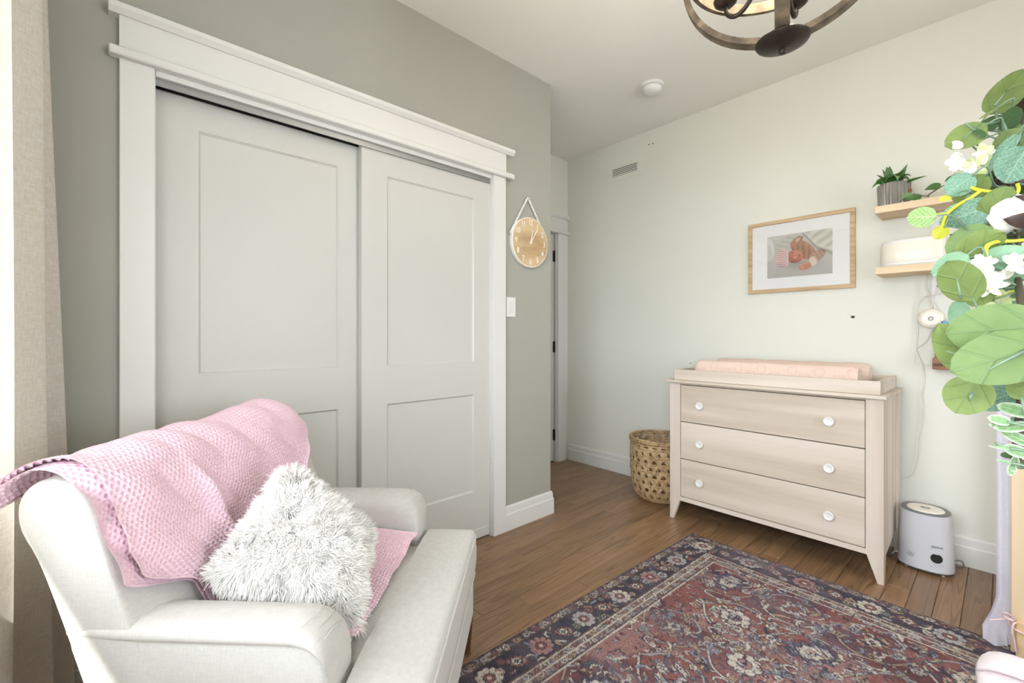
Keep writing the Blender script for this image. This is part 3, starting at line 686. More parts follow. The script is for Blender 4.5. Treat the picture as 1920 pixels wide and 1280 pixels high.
obj('nozzle', MB().lathe([(.012, .288), (.012, .2915), (.007, .2915), (.007, .289)], hc+Vector((.0, .0, 0)), 12, sx=1.6), M['grey_pl'], lid)
def hfront(px, py):
    """point of the tank's front skin under a pixel, with its local frame"""
    d = ray(px, py); best = None
    for t in np.linspace(1.9, 2.6, 700):
        q = Vector((0, 0, EYE))+d*t; ax, ay = hsz(max(q.z, 0)); r = q-hc
        if (abs(r.x)/ax)**2.35+(abs(r.y)/ay)**2.35 <= 1: best = q; break
    if best is None: best = hc+Vector((0, -.08, .1))
    r = best-hc; ax, ay = hsz(best.z)
    nrm = Vector(((abs(r.x)/ax)**1.35/ax*(1 if r.x > 0 else -1), -(abs(r.y)/ay)**1.35/ay, .12*8)).normalized()
    nrm.z = .1; nrm.normalize()
    xr = Vector((0, 0, 1)).cross(nrm).normalized(); up = nrm.cross(xr)
    m = Matrix((xr, up, nrm)).transposed().to_4x4(); m.translation = best+nrm*.0008
    return m
m_ = hfront(1756, 1047)
obj('display', MB().add([m_ @ Vector((.0215*cos(t), .0215*sin(t), z)) for z in (-.004, .0012) for t in np.linspace(0, 2*pi, 28, endpoint=False)], [tuple(range(28, 56))]+[(k, (k+1) % 28, 28+(k+1) % 28, 28+k) for k in range(28)]), M['black'], hm)
obj('lettering', text_mesh('dibblur', .0155, .0006, hfront(1757, 1026)), M['grey_pl'], hm)
fm = hfront(1708, 1037); mb = MB()
for a in (.4, 1.9, 3.5, 5.0):
    c_ = Vector((.0085*cos(a), .0075*sin(a), .0006))
    mb.tube([fm @ (c_+Vector((.006*cos(t), .005*sin(t), 0))) for t in np.linspace(0, 2*pi, 12, endpoint=False)], .0007, 4, closed=True)
mb.tube([fm @ Vector((-.016, -.004, .0006)), fm @ Vector((-.0145, -.0035, .0006))], .0012, 5)
obj('flower_mark', mb, M['grey_pl'], hm)
mb = MB()
for px in (1746, 1754, 1762, 1768):
    b_ = hfront(px, 1061); mb.tube([b_ @ Vector((.0028*cos(t), .0022*sin(t), .0003)) for t in np.linspace(0, 2*pi, 9, endpoint=False)], .0004, 4, closed=True)
obj('touch_button', mb, M['grey_pl'], hm)
obj('power_cord', MB().tube(smooth_path([hc+Vector((.09, .03, .05)), hc+Vector((.118, .06, .055)), hc+Vector((.128, .07, .03)), hc+Vector((.11, .085, .012)), hc+Vector((.05, .10, .006))]), .003, 6), M['grey_pl'], hm, smooth=True)
obj('power_cord', MB().tube(smooth_path([hc+Vector((-.09, -.02, .05)), hc+Vector((-.112, -.02, .045)), hc+Vector((-.125, .0, .02)), hc+Vector((-.13, .04, .006))]), .004, 6), M['humid_pl'], hm, smooth=True)

# ------------------------------------------------------------------ wall shelves and what stands on them
def shelf(z0, z1, x1, mat, label):
    t = thing('wall_shelf', (-.24, YD-.1, z0), label, 'shelf', 'pale pine wall shelves')
    obj('board', MB().box(-.448, x1, YD-.205, YD-.001, z0, z1, .0012), mat, t)
    return t
sh1 = shelf(1.7525, 1.7885, -.030, M['pine'], 'upper pale pine wall shelf holding the grey plant pot')
sh2 = shelf(1.4405, 1.476, -.030, M['pine'], 'lower pale pine wall shelf holding the cream oval box')
def bracket(par, x, za, zb):
    obj('bracket', MB().box(x-.012, x+.012, YD-.006, YD-.0005, za, zb).box(x-.008, x+.008, YD-.13, YD-.005, zb-.006, zb), M['trim'], par)
for s_, za, zb in ((sh1, 1.48, 1.752), (sh2, 1.27, 1.440)):
    for bx in (-.240,): bracket(s_, bx, za, zb)
# potted plant
pc = Vector((-.384, 3.0, 1.7885)); pp = thing('potted_plant', pc, 'green bromeliad-like houseplant in a ribbed grey pot on the upper shelf', 'plant')
nn = 120
obj('pot', MB().rings([[pc+Vector(((r+.0022*cos(30*2*pi*k/nn)*rb)*cos(2*pi*k/nn), (r+.0022*cos(30*2*pi*k/nn)*rb)*sin(2*pi*k/nn), z)) for k in range(nn)] for r, z, rb in ((.060, 0, 1), (.061, .004, 1), (.0635, .06, 1), (.066, .112, 1), (.0655, .115, 0), (.062, .115, 0), (.060, .1, 0))]), M['pot'], pp, smooth=60)
obj('soil', MB().lathe([(.001, .101), (.061, .101), (.001, .1)], pc, 20), M['soil'], pp)
M['plant'] = plain('houseplant_leaf', srgb(62, 104, 44), .4, var=.3, vscale=30)
M['plant2'] = plain('houseplant_leaf_pale', srgb(104, 138, 88), .45, var=.2, vscale=30)
def strap(base, tip, lift, w, mat, par, name='leaf'):
    base, tip = Vector(base), Vector(tip); mid = (base+tip)/2+Vector(lift)
    pts = [(base*(1-t)**2+mid*2*t*(1-t)+tip*t*t) for t in np.linspace(0, 1, 11)]
    rows = []
    for i, p in enumerate(pts):
        t = i/10; tg = (pts[min(i+1, 10)]-pts[max(i-1, 0)]).normalized()
        sd = tg.cross(Vector((0.3, -1, .25))).normalized()
        nr = sd.cross(tg); ww = w*(sin(pi*min(1, .18+t*.82))**.8)*(1-t)**.25
        rows.append([p-sd*ww+nr*ww*.35, p, p+sd*ww+nr*ww*.35])
    mb = MB().grid(rows); return obj(name, mb, mat, par, smooth=True, fix=False)
top = pc+Vector((0, 0, .105))
PL = [((-.02, -.01), 1668, 311, 2.96, .02, (0, 0, .02), 'plant'), ((-.01, -.02), 1662, 312, 2.95, .026, (.0, 0, .0), 'plant'), ((.0, -.01), 1702, 306, 2.98, .017, (0, 0, -.01), 'plant'),
      ((-.01, .01), 1654, 316, 3.0, .011, (0, 0, .0), 'plant'), ((-.02, -.03), 1642, 329, 2.93, .008, (0, 0, .03), 'plant'), ((-.03, -.03), 1641, 345, 2.91, .012, (0, 0, .05), 'plant'),
      ((-.03, -.04), 1634, 354, 2.92, .010, (0, 0, .045), 'plant'), ((.02, -.01), 1740, 329, 2.93, .010, (0, 0, .005), 'plant'), ((.02, -.02), 1709, 331, 2.93, .010, (0, 0, .05), 'plant'),
      ((.0, -.02), 1699, 318, 2.9, .018, (0, 0, .02), 'plant'), ((.015, -.03), 1683, 340, 2.88, .019, (.0, 0, .07), 'plant2'), ((.02, -.02), 1706, 338, 2.9, .016, (0, 0, .04), 'plant'), ((-.01, -.02), 1676, 330, 2.9, .022, (0, 0, .05), 'plant')]
for (bx, by), px, py, Yp, w_, lf, mk in PL:
    strap(top+Vector((bx, by, 0)), ony(px, py, Yp), lf, w_, M[mk], pp)
# trailing plant further along the shelf
tc_ = Vector((-.105, 3.02, 1.7885)); tp = thing('trailing_plant', tc_, 'trailing green vine lying along the upper shelf behind the garland', 'plant')
obj('pot', MB().lathe([(.05, 0), (.062, .09), (.066, .11), (.060, .11), (.055, .08)], tc_, 20), plain('terracotta', srgb(214, 206, 196), .7), tp, smooth=50)
obj('soil', MB().lathe([(.001, .092), (.058, .092), (.001, .09)], tc_, 16), M['soil'], tp)
vn = smooth_path([tc_+Vector((-.02, -.02, .09)), ony(1790, 342, 2.96), ony(1766, 349, 2.95), ony(1748, 360, 2.94), ony(1738, 367, 2.935), ony(1722, 366, 2.935), ony(1712, 363, 2.935)])
obj('stem', MB().tube(vn, .0022, 6), plain('vine_stem', srgb(96, 88, 50), .6), tp, smooth=True)
obj('stem', MB().tube(smooth_path([ony(1766, 349, 2.95), ony(1752, 358, 2.94), ony(1742, 365, 2.935), ony(1740, 370, 2.935)]), .0025, 6), plain('vine_stem', srgb(84, 70, 46), .6), tp, smooth=True)
for (a_, b_, w_, m_) in (((1763, 350), (1733, 357), .020, 'plant'), ((1710, 361), (1687, 376), .017, 'plant2'), ((1727, 371), (1696, 375), .019, 'plant'), ((1792, 334), (1771, 341), .014, 'plant')):
    strap(ony(*a_, 2.935), ony(*b_, 2.925), (0, 0, .012), w_, M[m_], tp)
obj('dry_leaf', MB().lathe([(.001, -.012), (.009, -.004), (.007, .006), (.001, .012)], ony(1706, 357, 2.935), 8), plain('dry_leaf', srgb(150, 84, 62), .8), tp, smooth=True)
# cream oval box (wipe warmer)
oc = Vector((-.308, 2.985, 1.476)); ob = thing('wipe_warmer', oc, 'cream oval plastic box with white rims on the lower shelf', 'box')
def ov2(z, ax, ay, n=48):
    return [oc+Vector((abs(cos(t))**(.62)*(1 if cos(t) >= 0 else -1)*ax, abs(sin(t))**.62*(1 if sin(t) >= 0 else -1)*ay, z)) for t in np.linspace(0, 2*pi, n, endpoint=False)]
obj('base_rim', MB().rings([ov2(.001, .118, .058), ov2(.006, .123, .0615), ov2(.016, .1235, .062), ov2(.0185, .122, .061)]), M['white_pl'], ob, smooth=40)
obj('body', MB().rings([ov2(.018, .1245, .0632), ov2(.022, .126, .0645), ov2(.108, .126, .0645), ov2(.113, .124, .063)]), M['warm_pl'], ob, smooth=40)
obj('lid', MB().rings([ov2(.1125, .1225, .062), ov2(.122, .1215, .061), ov2(.130, .116, .056), ov2(.1335, .10, .045)]), M['white_pl'], ob, smooth=40)
# walnut ledge with a blue book
lg = thing('picture_ledge', (-.1, 3.08, .96), 'dark walnut picture ledge on the wall below the pine shelves', 'ledge')
Lz0, Lz1 = ony(1748, 692, 3.03).z, ony(1748, 650, 3.03).z; Lx = ony(1748, 680, 3.03).x
obj('tray_board', MB().box(Lx, .004, 3.03, YD-.001, Lz0, Lz0+.055, .001), M['walnut'], lg); obj('lip', MB().box(Lx+.008, .004, 3.03, 3.042, Lz0+.055, Lz1, .001), M['walnut'], lg)
bt = ony(1766, 602, 3.07)
bko = thing('book', (bt.x+.07, 3.07, Lz0+.055), 'pale blue book standing on the dark walnut ledge', 'book')
obj('cover', MB().box(bt.x, bt.x+.15, 3.058, 3.061, Lz0+.0555, bt.z).box(bt.x, bt.x+.15, 3.075, 3.078, Lz0+.0555, bt.z).box(bt.x, bt.x+.003, 3.058, 3.078, Lz0+.0555, bt.z), M['blue'], bko)
obj('pages', MB().box(bt.x+.003, bt.x+.147, 3.061, 3.075, Lz0+.057, bt.z-.003), M['mat_board'], bko)
# round monitor on its cable
YK = YD-.012
mc = ony(1745.5, 597, YD-.02); mo = thing('monitor_hub', mc, 'white round puck-shaped hub hanging on cables below the shelves', 'monitor')
nk = 36
def dsk(r, yy): return [Vector((mc.x+r*cos(2*pi*k/nk), yy, mc.z+r*sin(2*pi*k/nk))) for k in range(nk)]
obj('case', MB().rings([dsk(.046, YD-.004), dsk(.050, YD-.010), dsk(.050, YD-.020), dsk(.045, YD-.027), dsk(.03, YD-.0285)]), M['warm_pl'], mo, smooth=60)
obj('emblem', MB().tube([(mc.x+.009*cos(t), YD-.0288, mc.z+.009*sin(t)) for t in np.linspace(0, 2*pi, 20, endpoint=False)], .0018, 5, closed=True).tube([(mc.x+.0035*cos(t), YD-.0288, mc.z+.0035*sin(t)) for t in np.linspace(0, 4.5, 10)], .0010, 5), M['grey_pl'], mo)
cb = thing('cable_bundle', (ony(1730, 700, YK).x, YK, .7), 'thin white power cables trailing down the wall beside the dresser', 'cable')
def cable(pts, r=.0028, dy=0.0):
    obj('cable', MB().tube(smooth_path([ony(px, py, YK-dy) for px, py in pts], 5), r, 6), M['cable'], cb, smooth=True)
cable([(1737, 516), (1735, 535), (1741, 553), (1748, 570), (1746, 578)], dy=.01)
cable([(1800, 541), (1775, 546), (1756, 552), (1736, 556), (1725, 565), (1720, 580), (1720, 600), (1720, 630), (1718, 651), (1722, 666), (1730, 684), (1733, 705), (1732, 725), (1728, 738), (1731, 757), (1731, 790), (1725, 818), (1723, 848), (1716, 880), (1707, 893), (1688, 897)], r=.0032)
cable([(1757, 516), (1756, 540), (1750, 560), (1748, 575)], dy=.006)
cable([(1749, 560), (1757, 575), (1766, 588), (1772, 600)], dy=.006)
cable([(1747, 617), (1741, 632), (1733, 643), (1719, 651)])
cable([(1716, 665), (1716, 678), (1722, 682), (1745, 684)], r=.0012)
# picture
Pz0, Pz1, Px0, Px1 = 1.397, 1.848, -1.127, -.564
pf = thing('framed_photo', (-.845, YD-.01, Pz0), 'light wood framed photo of a sleeping baby in a knit cap on the wall', 'picture')
fw = .023
for a in ((Px0, Px1, Pz0, Pz0+fw), (Px0, Px1, Pz1-fw, Pz1)): obj('frame_bar', MB().box(a[0], a[1], YD-.022, YD-.001, a[2], a[3], .0012), M['frame'], pf)
for a in ((Px0, Px0+fw), (Px1-fw, Px1)): obj('frame_bar', MB().box(a[0], a[1], YD-.022, YD-.001, Pz0+fw, Pz1-fw, .0012), M['frame'], pf)
obj('mat', MB().box(Px0+fw, Px1-fw, YD-.012, YD-.002, Pz0+fw, Pz1-fw), M['mat_board'], pf)
q0 = ony(1438.6, 445, YD-.013); q1 = ony(1561, 512.5, YD-.013); qx0, qx1, qz1, qz0 = q0.x, q1.x, (q0.z+ony(1561, 426.6, YD-.013).z)/2, (q1.z+ony(1438.6, 522, YD-.013).z)/2
def photo_print(W_=300, H_=200):
    s, t = np.meshgrid(np.linspace(0, 1, W_), np.linspace(0, 1, H_), indexing='ij')   # s right, t up
    # undo nothing: painted flat, in the print's own frame
    c = np.zeros((W_, H_, 3)); g = lambda r, g_, b: np.array(srgb(r, g_, b))
    c[:] = g(196, 192, 184); c += ((t-.35)*.12+(vnoise(s*5, t*4, 2)-.5)*.07)[..., None]
    def blob(mask, col, soft=1.0):
        nonlocal c; m = np.clip(mask, 0, 1)[..., None]; c = c*(1-m)+np.array(col)*m
    def ell(cx, cy, rx, ry, ang=0, sh=.12):
        dx, dy = s-cx, (t-cy)*H_/W_; ca, sa = cos(ang), sin(ang); u = (dx*ca+dy*sa)/rx; v = (-dx*sa+dy*ca)/ry
        d = np.sqrt(u*u+v*v); return np.clip((1-d)/sh, 0, 1), u, v
    def shade(m, amount): blob(m*amount, g(96, 84, 72))
    # rumpled pale cloth at the left edge and behind the head
    m, u, v = ell(.02, .70, .10, .20, .1); blob(m, g(222, 220, 212)); m, u, v = ell(.02, .60, .07, .16, .1); blob(m*.5, g(188, 186, 178))
    m, u, v = ell(.30, .80, .20, .075, .45); blob(m*.9, g(206, 204, 190)); blob(m*(np.sin(u*12+v*5) > .3)*.35, g(160, 160, 140))
    # shading of the sheet below the figure
    m, u, v = ell(.50, .30, .42, .12, -.1, .9); shade(m, .32)
    # coat body
    m, u, v = ell(.57, .60, .22, .125, -.62, .07); blob(m, g(188, 138, 104)); blob(m*(.5+.5*np.sin(u*13+v*5+2*vnoise(s*9, t*9, 4)))*.5, g(126, 84, 60)); blob(m*np.clip(v-.2, 0, 1)*.5, g(222, 176, 140))
    m, u, v = ell(.47, .80, .12, .062, .62, .08); blob(m, g(196, 146, 118)); blob(m*(.5+.5*np.sin(v*7-u*4))*.45, g(134, 90, 68))
    m, u, v = ell(.49, .84, .05, .03, .62, .2); blob(m*.7, g(226, 190, 166))
    # forearm sleeve with turned cuff
    m, u, v = ell(.78, .42, .14, .08, .55, .08); blob(m, g(198, 158, 134)); blob(m*(.5+.5*np.sin(u*16+1))*.4, g(146, 104, 82))
    m, u, v = ell(.72, .31, .058, .085, .3, .1); blob(m, g(228, 206, 186)); blob(m*(np.abs(v) > .75)*.4, g(176, 146, 124))
    # cream blanket sweeping from the top centre to the right edge
    e_ = t-(1.02-1.05*np.clip(s-.50, 0, 1)-.9*np.clip(s-.72, 0, 1)**2+.06*np.sin(s*14)); bl = np.clip(e_/.03, 0, 1)*(s > .50)*np.clip((s-.50)/.03, 0, 1)
    blob(bl, g(214, 210, 192)); fo_ = .5+.5*np.sin((s*.8-t*.9)*34+3*vnoise(s*5, t*5, 6)); blob(bl*fo_*.40, g(164, 162, 142)); blob(bl*(1-fo_)*.35, g(236, 233, 220)); blob(np.exp(-((e_-.01)/.035)**2)*(s > .52)*.45, g(236, 232, 218)); blob(np.exp(-((e_+.05)/.04)**2)*(s > .56)*.45, g(104, 78, 58))
    # small hands
    m, u, v = ell(.415, .735, .040, .040, .4, .25); blob(m, g(212, 126, 98)); shade(m*np.clip(-v, 0, 1), .4)
    m, u, v = ell(.60, .215, .100, .062, .25, .12); blob(m, g(206, 130, 100)); blob(m*np.clip(v, 0, 1)*.5, g(236, 172, 142))
    for q in range(4):
        m, u, v = ell(.535+.014*q, .25-.045*q, .024, .016, -.2, .3); blob(m*.8, g(232, 160, 130)); m, u, v = ell(.545+.014*q, .225-.045*q, .024, .004, -.2, .5); shade(m, .5)
    # face
    m, u, v = ell(.44, .455, .135, .098, -.22, .07); blob(m, g(204, 124, 92)); blob(m*np.clip(v*.9+.1, 0, 1)*.6, g(232, 164, 132)); blob(m*np.clip(-v*1.1-.15, 0, 1)*.75, g(140, 68, 48)); blob(m*np.clip(-u*1.2-.4, 0, 1)*.6, g(132, 66, 48))
    for (ex, ey, ea) in ((.398, .565, -.5), (.40, .345, .4)):
        m, u, v = ell(ex, ey, .030, .007, ea, .4); blob(m*.9, g(98, 46, 34)); m, u, v = ell(ex+.012, ey, .030, .018, ea, .7); shade(m, .18)
    m, u, v = ell(.452, .44, .036, .020, -.15, .5); blob(m*.75, g(240, 178, 148)); m, u, v = ell(.478, .415, .014, .014, 0, .6); shade(m, .5)
    m, u, v = ell(.520, .475, .011, .028, .1, .4); blob(m*.9, g(150, 58, 50)); m, u, v = ell(.49, .58, .05, .03, 0, .8); blob(m*.4, g(236, 150, 124))
    # knit cap
    m, u, v = ell(.255, .445, .140, .138, -.12, .04); cut = np.clip((.345-.55*(t-.455)**2-s)/.012, 0, 1); blob(m*cut, g(232, 196, 190)); blob(m*cut*np.clip(np.sin(v*26+u*1.5)*3-1, 0, 1)*.65, g(168, 124, 122)); shade(m*cut*np.clip(-v-.3, 0, 1), .35); blob(np.exp(-((s-(.338-.55*(t-.455)**2))/.012)**2)*m*.7, g(240, 210, 204))
    return np.clip(c, 0, 1)
PC = photo_print(); W_, H_ = PC.shape[:2]
for _ in range(2):
    PC[1:-1] = (PC[:-2]+2*PC[1:-1]+PC[2:])/4; PC[:, 1:-1] = (PC[:, :-2]+2*PC[:, 1:-1]+PC[:, 2:])/4
lm_ = PC.mean(-1, keepdims=True); PC = np.clip(lm_+(PC-lm_)*.80, 0, 1)*(.94+.12*np.random.RandomState(3).rand(W_, H_, 1))
gx, gz = np.meshgrid(np.linspace(qx0, qx1, W_), np.linspace(qz0, qz1, H_), indexing='ij')
np_grid('print', np.stack([gx, np.full_like(gx, YD-.0125), gz], -1), M['print'], pf, col=PC, smooth=False)
obj('glass', MB().box(Px0+fw-.002, Px1-fw+.002, YD-.0175, YD-.0155, Pz0+fw-.002, Pz1-fw+.002), M['glass'], pf)
# vent register
vt = thing('air_vent', (-2.08, YD-.005, 2.40), 'white slatted air vent high on the pale wall', 'vent')
vx0, vx1, vz0, vz1 = -2.234, -1.925, 2.403, 2.545
fb = MB(); b_ = .036
fb.box(vx0, vx1, YD-.008, YD-.0005, vz0, vz0+b_); fb.box(vx0, vx1, YD-.008, YD-.0005, vz1-b_, vz1); fb.box(vx0, vx0+b_, YD-.008, YD-.0005, vz0+b_, vz1-b_); fb.box(vx1-b_, vx1, YD-.008, YD-.0005, vz0+b_, vz1-b_)
obj('vent_frame', fb, M['wall_pale'], vt); obj('vent_back', MB().box(vx0+b_, vx1-b_, YD-.0015, YD-.0005, vz0+b_, vz1-b_), M['dark'], vt)
for k in range(5):
    zc = vz0+b_+.004+k*.0142
    obj('slat', MB().rings([[(x, YD-.0085, zc), (x, YD-.0075, zc-.001), (x, YD-.0055, zc+.0075), (x, YD-.0065, zc+.0085)] for x in (vx0+b_, vx1-b_)]), M['wall_pale'], vt)
# small screws and anchors left in the wall
for (px, py, r_, lb) in ((1217, 271, .006, 'left empty dark screw anchor of the pair above the vent'), (1224, 269, .006, 'right empty dark screw anchor of the pair above the vent'), (1599, 594, .010, 'brown patch of torn plaster on the wall below the framed photo'), (1294.5, 681, .005, 'small dark nail just above the left end of the changing tray')):
    p_ = ony(px, py, YD); mb = MB(); nr = 10
    mb.rings([[(p_.x+r_*rr*cos(2*pi*k/nr), YD-yy, p_.z+r_*rr*.75*sin(2*pi*k/nr)) for k in range(nr)] for rr, yy in ((1, .0003), (.8, .002), (.2, .0015))])
    obj('wall_anchor', mb, M['bronze'], label=lb, cat='screw')
# outlet cover by the sheer drape
ot = thing('wall_outlet', (.02, YD-.004, .64), 'white wall outlet cover half hidden behind the sheer drape', 'outlet')
ox = ony(1873, 810, YD).x; oz0, oz1 = ony(1873, 818, YD).z, ony(1873, 800, YD).z
obj('cover_plate', MB().box(ox, ox+.075, YD-.006, YD-.0005, oz1-.115, oz1, .002), M['white_pl'], ot)
for dz in (-.03, -.085): obj('socket', MB().box(ox+.02, ox+.055, YD-.008, YD-.005, oz1+dz-.014, oz1+dz+.014, .001), M['trim'], ot)
# smoke detector
sc_ = onz(1222, 166, H-.02); sd = thing('smoke_detector', (sc_.x, sc_.y, H), 'white round smoke detector on the ceiling', 'smoke detector'); sc_.z = H
obj('base_ring', MB().lathe([(.074, -.0005), (.074, -.010), (.070, -.014), (.06, -.016)], sc_, 36), M['white_pl'], sd, smooth=40)
obj('slot_ring', MB().lathe([(.058, -.014), (.058, -.024)], sc_, 36), M['dark'], sd)
obj('cap', MB().lathe([(.060, -.018), (.062, -.026), (.058, -.040), (.045, -.050), (.02, -.053), (.001, -.053)], sc_, 36), M['white_pl'], sd, smooth=40)
obj('test_button', MB().lathe([(.011, -.052), (.010, -.056), (.001, -.057)], sc_+Vector((.02, -.025, .0015)), 16), M['white_pl'], sd)
# clock on a bead hanger
ky, kz, kr = 1.888, 1.686, .150
ck = thing('wall_clock', (XC, ky, kz-kr), 'round wooden wall clock with white numerals hung on white beads', 'clock')
def disc(r, x, n=64): return [Vector((x, ky+r*cos(2*pi*k/n), kz+r*sin(2*pi*k/n))) for k in range(n)]
obj('rim', MB().rings([disc(kr-.002, XC+.001), disc(kr, XC+.003), disc(kr, XC+.023), disc(kr-.002, XC+.025), disc(kr-.0045, XC+.0252), disc(kr-.0045, XC+.021)]), M['numeral'], ck, smooth=40)
obj('clock_face', MB().rings([disc(kr-.004, XC+.015), disc(kr-.004, XC+.0245)]), M['clockwood'], ck)
TM = Matrix(((0, 0, 1, 0), (1, 0, 0, 0), (0, 1, 0, 0), (0, 0, 0, 1)))
for i in range(1, 13):
    a = radians(90-30*i); m_ = Matrix.Translation((XC+.0255, ky+.118*cos(a), kz+.118*sin(a))) @ TM
    obj('numeral', text_mesh(str(i), .047, .0012, m_, sx=.72), M['numeral'], ck)
def hand(ang, L, w_, x):
    d = Vector((0, cos(ang), sin(ang))); n_ = Vector((0, -sin(ang), cos(ang))); c_ = Vector((x, ky, kz)); mb = MB()
    q = [c_-d*.012+n_*w_, c_-d*.012-n_*w_, c_+d*L-n_*w_*.6, c_+d*L+n_*w_*.6]
    mb.rings([q, [p+Vector((.0015, 0, 0)) for p in q]]); obj('hand', mb, M['numeral'], ck)
hand(radians(90-12), .078, .0032, XC+.0275); hand(radians(90-32), .105, .0030, XC+.0295)
obj('hub', MB().rings([disc(.006, XC+.025, 16), disc(.006, XC+.033, 16)]), M['numeral'], ck)
mb = MB(); apex = Vector((XC+.012, 1.878, 1.951))
for side in (-1, 1):
    end = Vector((XC+.012, ky+side*.147, kz+.040)); L = (end-apex).length; nb = int(L/.0135)
    for k in range(nb+1):
        c_ = apex.lerp(end, k/nb); mb.lathe([(.0001, -.0066), (.0048, -.0047), (.0068, 0), (.0048, .0047), (.0001, .0066)], c_+Vector((0, side*.005, 0)), 8, cap=False)
obj('bead_string', mb, M['numeral'], ck, smooth=True, label='string of small white beads')
obj('nail', MB().tube([(XC, 1.878, 1.949), (XC+.02, 1.878, 1.951)], .002, 6), M['alu'], ck)
# light switch
sy0, sy1, sz0, sz1 = 1.712, 1.784, 1.236, 1.351
sw = thing('light_switch', (XC, (sy0+sy1)/2, sz0), 'white rocker light switch on the sage wall below the clock', 'switch')
obj('cover_plate', MB().box(XC+.0003, XC+.006, sy0, sy1, sz0, sz1, .002), M['white_pl'], sw)
obj('rocker', MB().rings([[(XC+.006, y, sz0+.024), (XC+.008, y, sz0+.024), (XC+.0115, y, sz1-.024), (XC+.006, y, sz1-.024)] for y in (sy0+.020, sy1-.020)]), M['trim'], sw)
# ------------------------------------------------------------------ armchair; local frame u forward, v across (away from the window), z up
CA = YAW-radians(2.6); U0, V0 = -.56, 1.22
ud = Vector((cos(CA), sin(CA), 0)); vd = Vector((-sin(CA), cos(CA), 0))
def chair_root(name, label, cat, u=U0, v=V0, z=0.0, **k):
    t = thing(name, ud*u+vd*v+Vector((0, 0, z)), label, cat, rz=CA, **k); ORG[t.name] = Vector((u, v, z)); return t
ch = chair_root('armchair', 'white upholstered armchair with low rolled arms in front of the closet', 'armchair')
AZ, UF = .576, -.385
def urear(z): return -.99+(.793-z)*.395
def arm(v0, v1, out):
    """section across v: out=-1 when the outer side is the low-v one"""
    a, b = (v0, v1) if out < 0 else (v1, v0)
    s = -1 if out < 0 else 1
    sec = [(a-s*.004, .125), (a, .20), (a, .34), (a+s*.001, .44), (a, .525), (a-s*.002, .538), (a-s*.003, .544), (a+s*.004, .548), (a+s*.008, .556), (a+s*.005, .566), (a-s*.008, .573), (a-s*.03, AZ), (a-s*.06, AZ+.001), (b+s*.022, .566), (b+s*.004, .546), (b, .50), (b, .40), (b, .125)]
    rows = []
    ts = [0, .1, .25, .4, .55, .7, .8, .87, .92, .95, .97, .985, .995, 1.0]
    r = .07
    for t in ts:
        row = []
        for v, z in sec:
            u = urear(z)*(1-t)+UF*t
            ft = UF-r; zt = 1.0
            if u > ft: zt = (AZ-.36-r+sqrt(max(0, r*r-(u-ft)**2)))/(AZ-.36)
            zz = .36+(z-.36)*zt if z > .36 else z
            vm = (v0+v1)/2; e = max(0, (u-(UF-.02))/.02); vv = vm+(v-vm)*(1-.12*e*e)
            if t < .2 and .545 < z < .572: vv = vv-s*.006*(1-t/.2)
            row.append((u+(.003*(1-t/.2) if t < .2 and z > .545 else 0), vv, zz))
        rows.append(row)
    return MB().rings(rows)
obj('arm', arm(.820, .943, -1), M['upholstery'], ch, smooth=50)
obj('arm', arm(1.492, 1.615, 1), M['upholstery'], ch, smooth=50)
def pleats(v0, v1):
    for k in range(3):
        pts = []
        for t in np.linspace(0, 1, 10):
            v = v0+(v1-v0)*t; u = UF-.055+.018*k+.012*sin(t*pi); z = AZ-.0005-.012*k-.030*abs(t-.35)**1.5*k
            pts.append((u, v, z))
        yield pts
# back: loft across v of a raked, rounded profile
bprof = [(-.690, .30), (-.700, .40), (-.735, .50), (-.778, .60), (-.812, .70), (-.842, .78), (-.868, .825), (-.900, .848), (-.940, .852), (-.975, .838), (-.995, .805), (-.990, .76), (-.955, .70), (-.907, .58), (-.861, .462), (-.79, .29), (-.727, .125), (-.69, .125)]
bprof = [(p.x, p.y) for p in smooth_path([(a, b, 0) for a, b in bprof], 3)]
rows = []
for v, k in ((.818, .92), (.821, .965), (.829, .99), (.848, 1.0), (.95, 1.01), (1.22, 1.02), (1.48, 1.01), (1.575, 1.0), (1.598, .965), (1.608, .90), (1.612, .80)):
    cu = -.85; row = []
    for u, z in bprof:
        ax = urear(z)+.075; w_ = max(0, min(1, (z-.50)/.2))
        kk = 1-(1-k)*1.0; row.append((ax+(u-ax)*kk, v, z-(1-k)*.18*w_*max(0, (z-.6)/.25)))
    rows.append(row)
obj('backrest', MB().rings(rows), M['upholstery'], ch, smooth=60)
obj('seat_base', MB().box(-.74, -.212, .826, 1.609, .122, .30, .012), M['upholstery'], ch, smooth=40)
# T-shaped seat cushion
def rounded(poly, r, n=5):
    out = []
    N_ = len(poly)
    for i in range(N_):
        p = Vector(poly[i]); a = (Vector(poly[i-1])-p).normalized(); b = (Vector(poly[(i+1) % N_])-p).normalized()
        p0 = p+a*r; p1 = p+b*r
        for k in range(n+1):
            t = k/n; out.append(tuple(p0*(1-t)**2+p*2*t*(1-t)+p1*t*t))
    return out
def dense(poly, step=.02):
    out = []
    for i in range(len(poly)):
        a = Vector(poly[i]); b = Vector(poly[(i+1) % len(poly)]); n_ = max(1, int((b-a).length/step))
        for k in range(n_): out.append(tuple(a.lerp(b, k/n_)))
    return out
Tp = [(-.205, .816), (-.205, 1.622), (-.372, 1.622), (-.372, 1.487), (-.72, 1.487), (-.72, .948), (-.372, .948), (-.372, .816)]
Tout = dense(rounded([Vector((a, b, 0)) for a, b in Tp], .022))
cen = Vector((-.42, 1.22, 0))
